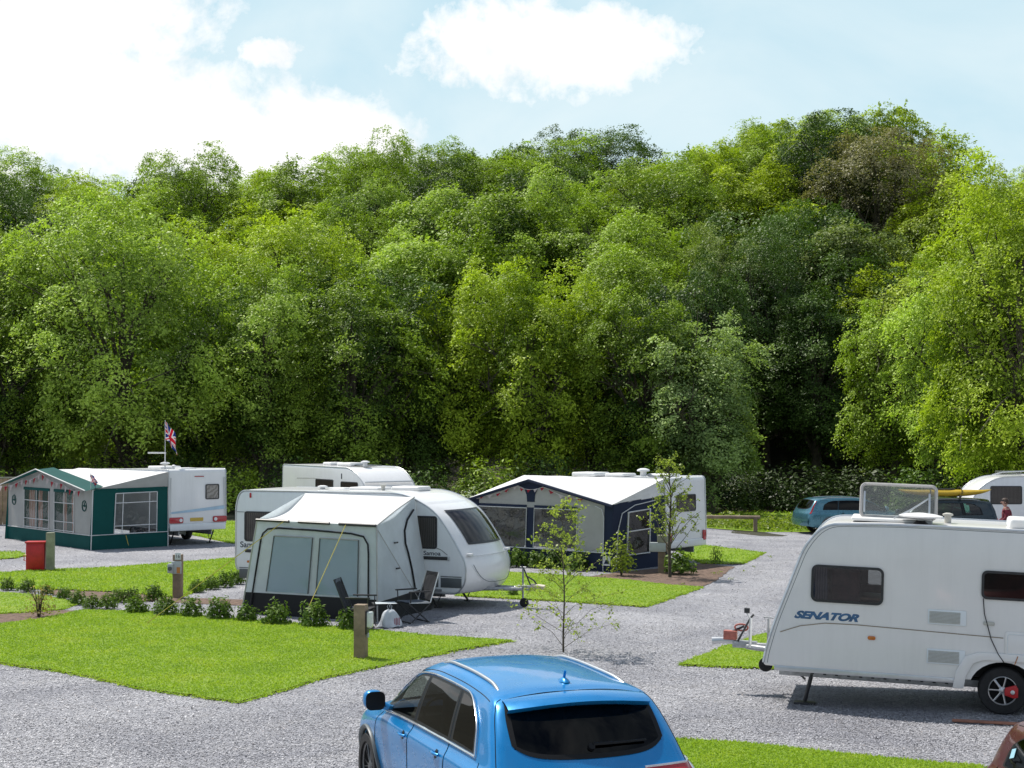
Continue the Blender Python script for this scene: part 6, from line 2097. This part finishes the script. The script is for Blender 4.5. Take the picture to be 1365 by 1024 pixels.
# ---- dark 4x4 under the kayak
m_dkp = paint('dark blue grey paint', (.028, .045, .055), .5)
sr = thing('parked_car', 'dark blue grey 4x4 carrying a yellow kayak on its roof', 'car', (17.75, 58.2, -.36), pi - .05)
shd = CarShape(4.6, 1.9, 1.78, upright=.32)
build_car(sr, shd, m_dkp, 5, arches=((1.0, .38, .43), (3.7, .38, .43)), chrome=False, glass=[glass_mat('green tinted glass', (.20, .38, .33), .06)] * 3)
mirror(sr, shd, m_dkp)
for x in (1.0, 3.72):
    for s in (1, -1): wheel_parts(sr, x, s * .84, .37, .37, .24, s, 6)
for s in (1, -1):
    mb = MB(); mb.grid(lambda a, b, s=s: shd.P(.05 + .4 * a, 2.4 + 1.2 * b, s) + shd.N(.3, 3, s) * .01, 3, 6); mb.build('tail_light', m_red, sr, smooth=60)
mb = MB()
for x in (1.35, 2.45): mb.tube([(x, -.8, 1.86), (x, .8, 1.86)], .03, 8); [mb.box((x, y, 1.80), (.06, .06, .14)) for y in (-.62, .62)]
mb.build('roof_bar', m_blackp, sr, smooth=40)
ky = thing('kayak', 'yellow kayak strapped on the roof of the dark 4x4', 'kayak', (17.5, 57.95, 1.62), pi - .03)
m_yel = M('yellow kayak hull', (.55, .37, .03), .35, var=.1, scale=4, dirt=((.35, .22, .02), .5)); 
mb = MB()
def hull(a, b):
    x = 3.4 * a - .1; s_ = max(.02, sin(pi * min(.999, max(.001, a))) ** .55); t = 2 * pi * b
    return (x, .33 * s_ * cos(t), .0 + .16 * s_ * sin(t) * (1 if sin(t) < 0 else .65) + .10 * (2 * a - 1) ** 4)
mb.grid(hull, 30, 18); mb.build('hull', m_yel, ky, smooth=70)
mb = MB(); mb.tube([(1.65 + .42 * cos(t), .2 * sin(t), .115) for t in np.linspace(0, 2 * pi, 20)[:-1]], .025, 6, closed=True); mb.build('cockpit_rim', m_blackp, ky, smooth=60)
for x in (1.05, 2.2):
    mb = MB(); mb.tube([(x, .36 * cos(t), .0 + .20 * sin(t)) for t in np.linspace(-.3, pi + .3, 14)], .018, 4); mb.build('strap', m_black, ky)
# ---- dark red car cut off by the corner of the view
m_maroon = paint('dark red paint', (.10, .010, .010), .3)
rc = thing('parked_car', 'dark red car cut off by the bottom corner, pale blue sticker on its glass', 'car', (5.20, 14.75, 0), -pi / 2 - .03)
shr = CarShape(4.1, 1.72, 1.46, upright=.1)
build_car(rc, shr, m_maroon, 8, arches=((.85, .31, .36), (3.35, .31, .36)), chrome=False, rails=False, glass=[m_carglass_d] * 3)
mirror(rc, shr, m_maroon)
for x in (.87, 3.32):
    for s in (1, -1): wheel_parts(rc, x, s * .74, .30, .30, .19, s, 6)
p = shr.P(2.25, 4.95, -1); n_ = shr.N(2.25, 4.95, -1)
t1 = (shr.P(2.4, 5.1, -1) - shr.P(2.1, 4.8, -1)).normalized()
mb = MB(); mb.prism([(-.055, -.04), (.045, -.045), (.055, .04), (-.04, .045)], 0, .003, 'z', T=frame_basis(p + n_ * .012, t1, n_.cross(t1))); mb.build('sticker', M('pale blue sticker', (.35, .62, .72), .5, var=.15, scale=40), rc)

# ------------------------------------------------------------------ posts, box, rail, fence
m_wood = M('weathered post timber', (.30, .225, .155), .85, var=.3, scale=3, bmp=.5, bscale=25, dirt=((.16, .13, .10), .6))
m_woodg = M('grey green timber', (.30, .30, .225), .85, var=.25, scale=4, bmp=.5, bscale=25)
m_box = M('grey meter box', (.46, .50, .50), .4, var=.06, scale=8)
m_boxw = M('pale lamp lens', (.66, .70, .68), .25, var=.08, scale=20, coat=.4)


def post(name, label, px, py, h, wd, mat, cat='post', rz=0.1, cap=True, group=None):
    x, y = G(px, py)
    r = thing(name, label, cat, (x, y, float(hz(x, y))), rz, group)
    mb = MB(); mb.box((0, 0, h / 2 - .15), (wd, wd, h + .3))
    if cap: mb.v[-8:] = mb.v[-8:]
    mb.prism([(-wd / 2, -wd / 2), (wd / 2, -wd / 2), (wd / 2, wd / 2), (-wd / 2, wd / 2)], h - .001, h + .015, 'z')
    mb.build('timber', mat, r, bevel=.012)
    return r


p1 = post('wooden_post', 'square brown wooden post with a lamp box, on the lawn before the porch', 481, 879, .93, .20, m_wood, 'post', -.22)
mb = MB(); mb.box((.115, .0, .64), (.03, .15, .40)); mb.build('back_plate', m_blackp, p1, bevel=.01)
mb = MB(); mb.box((.165, .0, .69), (.09, .15, .27)); mb.build('lamp_box', m_boxw, p1, bevel=.025, segs=3)
mb = MB(); mb.box((.125, .0, .42), (.04, .06, .08)); mb.build('socket', m_box, p1, bevel=.008)
p2 = post('hookup_post', 'wooden electric hookup post with a grey meter box between the laurel rows', 237, 797, 1.0, .20, m_wood, 'post', -.1)
mb = MB(); mb.box((0, -.12, .72), (.24, .06, .30)); mb.box((-.13, -.13, .70), (.14, .12, .22)); mb.build('meter_box', m_box, p2, bevel=.02)
mb = MB(); mb.lathe([(.05, 0), (.05, .03), (.03, .035), (.002, .036)], 14, T=frame_basis((-.13, -.19, .70), (1, 0, 0), (0, 0, 1))); mb.build('dial', m_dkgrey, p2, smooth=40)
mb = MB(); mb.box((.03, -.105, .98), (.14, .012, .16)); mb.build('number_tile', m_boxw, p2, bevel=.003)
text_part('number', '16', .11, m_dark_text, p2, frame_basis((.03, -.1125, .98), (1, 0, 0), (0, 0, 1)), .001)
mb = MB(); mb.box((.06, -.156, .66), (.08, .012, .14)); mb.build('warning_label', M('orange label', (.55, .22, .05), .5), p2)
p3 = post('wooden_post', 'grey green wooden post standing right beside the red box', 67, 761, 1.05, .22, m_woodg, 'post', .15)
p4 = post('hookup_post', 'brown hookup post with two boxes by the tail of the navy awning', 884, 764, .82, .24, m_wood, 'post', -.3)
mb = MB(); mb.box((-.12, -.15, .72), (.44, .12, .26)); mb.build('meter_box', m_box, p4, bevel=.02)
mb = MB(); mb.box((.02, -.12, .95), (.28, .2, .2)); mb.build('junction_box', m_woodg, p4, bevel=.02)
mb = MB(); mb.tube([(.1, -.1, .6), (.22, -.1, .2), (.28, -.1, .02)], .03, 6); mb.build('conduit', m_blackp, p4)
x, y = G(48, 761)
rb_ = thing('fire_point_box', 'red metal fire point box beside the grey green post', 'box', (x, y, 0), .12)
mb = MB(); mb.box((0, 0, .39), (.50, .36, .78)); mb.build('cabinet', m_redp, rb_, bevel=.02)
mb = MB(); mb.box((0, -.19, .40), (.42, .02, .66)); mb.build('door', m_redp, rb_, bevel=.008)
mb = MB(); mb.box((0, 0, .80), (.56, .42, .05)); mb.build('lid', m_redp, rb_, bevel=.015)
mb = MB(); mb.tube([(-.23, -.205, .3), (-.29, -.205, .3), (-.29, -.205, .46), (-.23, -.205, .46)], .014, 5); mb.build('handle', m_redp, rb_)
# low rail at the road bend
ra = thing('rail_fence', 'low single wooden rail beside the verge at the bend', 'fence', (8.3, 65.9, -.15), -.02)
mb = MB(); mb.tube([(-4.5, 0, .46), (2.05, 0, .40)], .075, 8); mb.build('rail', m_wood, ra, smooth=60)
for x in (-4.2, -1.2, 1.85):
    mb = MB(); mb.box((x, .0, .12), (.16, .16, .62)); mb.build('post', m_wood, ra, bevel=.015)
# board fence at the far left
bf = thing('board_fence', 'tan vertical board fence behind the green awning', 'fence', (-21.5, 65, 0), .12)
mb = MB()
for k in range(26): mb.box((-3.2 + k * .19, random.uniform(-.01, .01), .95 + random.uniform(-.02, .02)), (.175, .025, 1.9))
mb.build('boards', M('tan fence board', (.34, .24, .15), .85, var=.3, scale=3, bmp=.4), bf, bevel=.004)
mb = MB(); mb.box((-.8, .03, 1.93), (5.1, .09, .06)); mb.build('capping', m_woodg, bf, bevel=.01)
for x in (-3.2, -.8, 1.6):
    mb = MB(); mb.box((x, .08, .95), (.12, .12, 1.95)); mb.build('post', m_woodg, bf, bevel=.01)
# plank by the right caravan's wheel
x, y = G(1318, 966)
pk_ = MB(); pk_.box((0, 0, .02), (.95, .09, .03)); o = pk_.build('timber_plank', M('red brown plank', (.33, .15, .10), .8, var=.3, scale=5), None, bevel=.006)
o.location = (x, y, .012); o.rotation_euler = (0, 0, -.30); tag(o, 'reddish brown plank lying on the gravel beside the right caravan wheel', 'plank')

# ------------------------------------------------------------------ camping chairs, table, bag
m_fab = M('black chair fabric', (.012, .013, .018), .75, var=.3, scale=7, bmp=.3)
m_fabg = M('grey blue chair fabric', (.10, .12, .15), .7, var=.3, scale=7)


def chair(name, label, loc, rz, recline, light):
    r = thing(name, label, 'chair', loc, rz)
    # x forward
    bx, bz = -.26 - .5 * sin(recline), .44 + .62 * cos(recline)
    for s in (-1, 1):
        mb = MB(); mb.tube([(.24, s * .27, .42), (-.24, s * .27, .40), (bx, s * .26, bz)], .014, 6); mb.build('side_frame', m_alu if light else m_blackp, r, smooth=60)
        mb = MB(); mb.tube([(.26, s * .28, .40), (-.22, s * .28, .0)], .014, 6); mb.build('leg', m_blackp, r); mb = MB(); mb.tube([(-.24, s * .285, .40), (.22, s * .285, .0)], .014, 6); mb.build('leg', m_blackp, r)
        mb = MB(); mb.box((.02, s * .30, .645), (.50, .05, .03)); mb.build('armrest', m_blackp, r, bevel=.012)
        mb = MB(); mb.tube([(.22, s * .30, .64), (.22, s * .28, .42)], .012, 6); mb.build('arm_support', m_blackp, r)
    mb = MB(); mb.tube([(-.22, -.28, .015), (-.22, .28, .015)], .013, 6); mb.tube([(.22, -.28, .015), (.22, .28, .015)], .013, 6); mb.build('foot_bar', m_blackp, r)
    mb = MB(); cloth(mb, (-.26, -.255, .42), (.26, -.255, .43), (.26, .255, .43), (-.26, .255, .42), sag=.02, wr=.01); cloth(mb, (-.26, -.255, .40), (.26, -.255, .41), (.26, .255, .41), (-.26, .255, .40), sag=.02, wr=.01)
    mb.build('seat', m_fabg if light else m_fab, r, smooth=70)
    mb = MB(); cloth(mb, (-.27, -.25, .45), (-.27, .25, .45), (bx, .25, bz), (bx, -.25, bz), wr=.02); mb.build('backrest', m_fab, r, smooth=70)
    mb = MB(); cloth(mb, (bx + .035, -.19, bz - .20), (bx + .035, .19, bz - .20), (bx + .02, .19, bz + .0), (bx + .02, -.19, bz + .0), wr=.01); mb.build('headrest', m_fab if light else m_fabg, r, smooth=70)
    return r


c1 = G(481, 838); c2 = G(545, 829)
chair('folding_chair', 'black folding chair with its back to the porch front, beside the post', (c1[0], c1[1] - .1, 0), -.15, .45, False)
chair('folding_chair', 'black folding chair with pale frame facing the other chair by the porch side', (c2[0] + .1, c2[1], 0), pi + .55, .38, True)
x, y = G(513, 833)
tb = thing('camp_table', 'low dark camping table with a pale cloth top between the two chairs', 'table', (x, y, 0), .2)
mb = MB(); mb.box((0, 0, .43), (.5, .42, .025)); mb.build('tabletop', m_fab, tb, bevel=.006)
mb = MB(); cloth(mb, (-.2, -.2, .447), (.22, -.2, .447), (.22, .17, .447), (-.2, .17, .447), wr=.006); mb.build('top_cloth', M('pale cloth', (.5, .55, .58), .8, var=.1, scale=12), tb, smooth=60)
for sx in (-1, 1):
    for sy in (-1, 1):
        mb = MB(); mb.tube([(sx * .22, sy * .18, .42), (sx * .2, -sy * .16, 0)], .012, 6); mb.build('leg', m_blackp, tb)
x, y = G(520, 836)
bg_ = thing('carrier_bag', 'white plastic carrier bag standing on the gravel under the table edge', 'bag', (x, y - .05, 0), .4)
m_bag = M('white plastic bag', (.66, .70, .76), .45, var=.10, scale=6, bmp=.5, bscale=9, transl=.2)
mb = MB()
def bagf(a, b):
    t = 2 * pi * a; r_ = (.19 * (1 - b) ** .45 + .03) * (1 + .12 * sin(3 * t + 5 * b) + .08 * sin(7 * t))
    if b < .06: r_ *= .6 + b * 6.6
    return (r_ * cos(t) * 1.15, r_ * sin(t) * .85, .36 * b + .01 * sin(4 * t))
mb.grid(bagf, 26, 14); mb.build('bag_body', m_bag, bg_, smooth=60)
mb = MB()
for s in (-1, 1): mb.tube([(s * .02, 0, .34), (s * .05, .02, .42), (s * .02, .03, .47), (-s * .01, 0, .40)], .010, 5, flat=.4)
mb.build('handle', m_bag, bg_)
mb = MB()
for k in range(4): mb.box((.03 + k * .035, -.168 + .004 * k, .13), (.014, .006, .13 + .02 * (k % 2)), 0, Matrix.Rotation(.1, 4, 'Z'))
mb.build('print', M('dark red print', (.28, .06, .10), .5), bg_)


# ------------------------------------------------------------------ person
def skinned(name, joints, bones, radii, mat, levels=1):
    me = bpy.data.meshes.new(name)
    me.from_pydata([tuple(j) for j in joints], bones, [])
    o = bpy.data.objects.new(name, me); C.objects.link(o)
    sk = o.modifiers.new('skin', 'SKIN')
    ss = o.modifiers.new('sub', 'SUBSURF'); ss.levels = levels; ss.render_levels = levels
    for v, r in zip(me.skin_vertices[0].data, radii):
        v.radius = (r, r) if not isinstance(r, tuple) else r
    me.skin_vertices[0].data[0].use_root = True
    dg = bpy.context.evaluated_depsgraph_get(); dg.update()
    res = bpy.data.meshes.new_from_object(o.evaluated_get(dg))
    bpy.data.objects.remove(o)
    res.materials.clear(); res.materials.append(mat)
    res.polygons.foreach_set('use_smooth', [True] * len(res.polygons))
    return res


m_skin = M('skin', (.48, .27, .20), .55, var=.1, scale=9)
m_hair = M('dark brown hair', (.05, .028, .018), .6, var=.4, scale=20, bmp=.6)
m_plaid = M('dark red checked jacket', (.16, .02, .035), .85, var=.6, scale=16)
m_jeans = M('dark trousers', (.03, .04, .07), .85, var=.2, scale=9)
pr_ = thing('person', 'person with short brown hair in a dark red checked jacket beside the far right caravan', 'person', (15.3, 48.8, 0), pi - .2)
pr_.scale = (1.16, 1.16, 1.16)
# facing local +x
J_ = [(0, 0, .86), (0, 0, .98), (.0, 0, 1.16), (.02, 0, 1.28), (.035, 0, 1.345), (.05, 0, 1.43), (.055, 0, 1.50)]
R_ = [(.125, .105), (.12, .10), (.14, .105), (.12, .09), .05, (.078, .085), (.062, .066)]
B_ = [(i, i + 1) for i in range(6)]
def limb(par, pts, rad):
    k = par
    for p, r in zip(pts, rad):
        J_.append(p); R_.append(r); B_.append((k, len(J_) - 1)); k = len(J_) - 1
    return k
hands = []
for s in (-1, 1):
    limb(0, [(0.0, s * .09, .80), (.03, s * .10, .45), (-.01, s * .10, .09), (.10, s * .11, .035)], [.085, .06, .045, .035])
    e = limb(3, [(.01, s * .165, 1.26), (.03, s * .215, 1.04), (.19, s * .19, .93), (.245, s * .18, .92)], [.058, .044, .033, .03])
    for f in range(4):
        limb(e, [(.275, s * (.155 + f * .018), .925 - f * .002), (.31, s * (.155 + f * .018), .905), (.315, s * (.155 + f * .018), .88)], [.009, .008, .007])
    limb(e, [(.262, s * .15, .935), (.29, s * .14, .92)], [.010, .009])
body_me = skinned('body', J_, B_, R_, m_skin, 2)
body_me.materials.append(m_jeans)
for pl_ in body_me.polygons:
    pl_.material_index = 1 if pl_.center.z < .95 and abs(pl_.center.x) < .16 else 0
obj_from('body', body_me, pr_)
JJ = [(0, 0, .84), (0, 0, .98), (0, 0, 1.16), (.02, 0, 1.285), (.03, 0, 1.325)]; RR = [(.145, .125), (.138, .118), (.155, .12), (.13, .10), .065]; BB = [(0, 1), (1, 2), (2, 3), (3, 4)]
for s in (-1, 1):
    k = 3
    for p, r in zip([(.01, s * .165, 1.265), (.03, s * .215, 1.04), (.19, s * .19, .93)], [.07, .056, .045]):
        JJ.append(p); RR.append(r); BB.append((k, len(JJ) - 1)); k = len(JJ) - 1
obj_from('jacket', skinned('jacket', JJ, BB, RR, m_plaid, 2), pr_)
mb = MB()
def hairf(a, b):
    t = 2 * pi * a; ph = pi * .62 * b
    r_ = .105
    p = Vector((r_ * 1.02 * sin(ph) * cos(t), r_ * .92 * sin(ph) * sin(t), r_ * 1.08 * cos(ph)))
    if cos(t) > .3 and b > .55: p.x *= .55; p.z = max(p.z, .03)
    return p + Vector((.042, 0, 1.462))
mb.grid(hairf, 24, 12); mb.build('hair', m_hair, pr_, smooth=70)
mb = MB(); mb.tube([(.125, 0, 1.48), (.15, 0, 1.445), (.128, 0, 1.435)], [.010, .015, .012], 8); mb.build('nose', m_skin, pr_, smooth=60)
for s in (-1, 1):
    mb = MB(); mb.lathe([(.012, -.006), (.012, .004), (.002, .008)], 10, 'x', T=Matrix.Translation((.122, s * .032, 1.475))); mb.build('eye', m_hair, pr_, smooth=60)
    mb = MB(); mb.lathe([(.012, -.01), (.024, 0), (.012, .01)], 10, 'y', T=Matrix.Translation((.045, s * .088, 1.455))); mb.build('ear', m_skin, pr_, smooth=60)
mb = MB(); mb.tube([(.118, -.025, 1.40), (.128, 0, 1.398), (.118, .025, 1.40)], .006, 6); mb.build('mouth', M('lips', (.35, .12, .10), .5), pr_, smooth=60)

# ------------------------------------------------------------------ render set-up
scene.view_settings.view_transform = 'Standard'
scene.view_settings.look = 'None'
scene.view_settings.exposure = 0
scene.view_settings.gamma = 1
scene.render.engine = 'CYCLES'
cy = scene.cycles
cy.max_bounces = 8
cy.diffuse_bounces = 1
cy.glossy_bounces = 3
cy.transmission_bounces = 4
cy.transparent_max_bounces = 16
cy.sample_clamp_indirect = 6
cy.use_denoising = True
scene.render.resolution_x = 1024
scene.render.resolution_y = 768
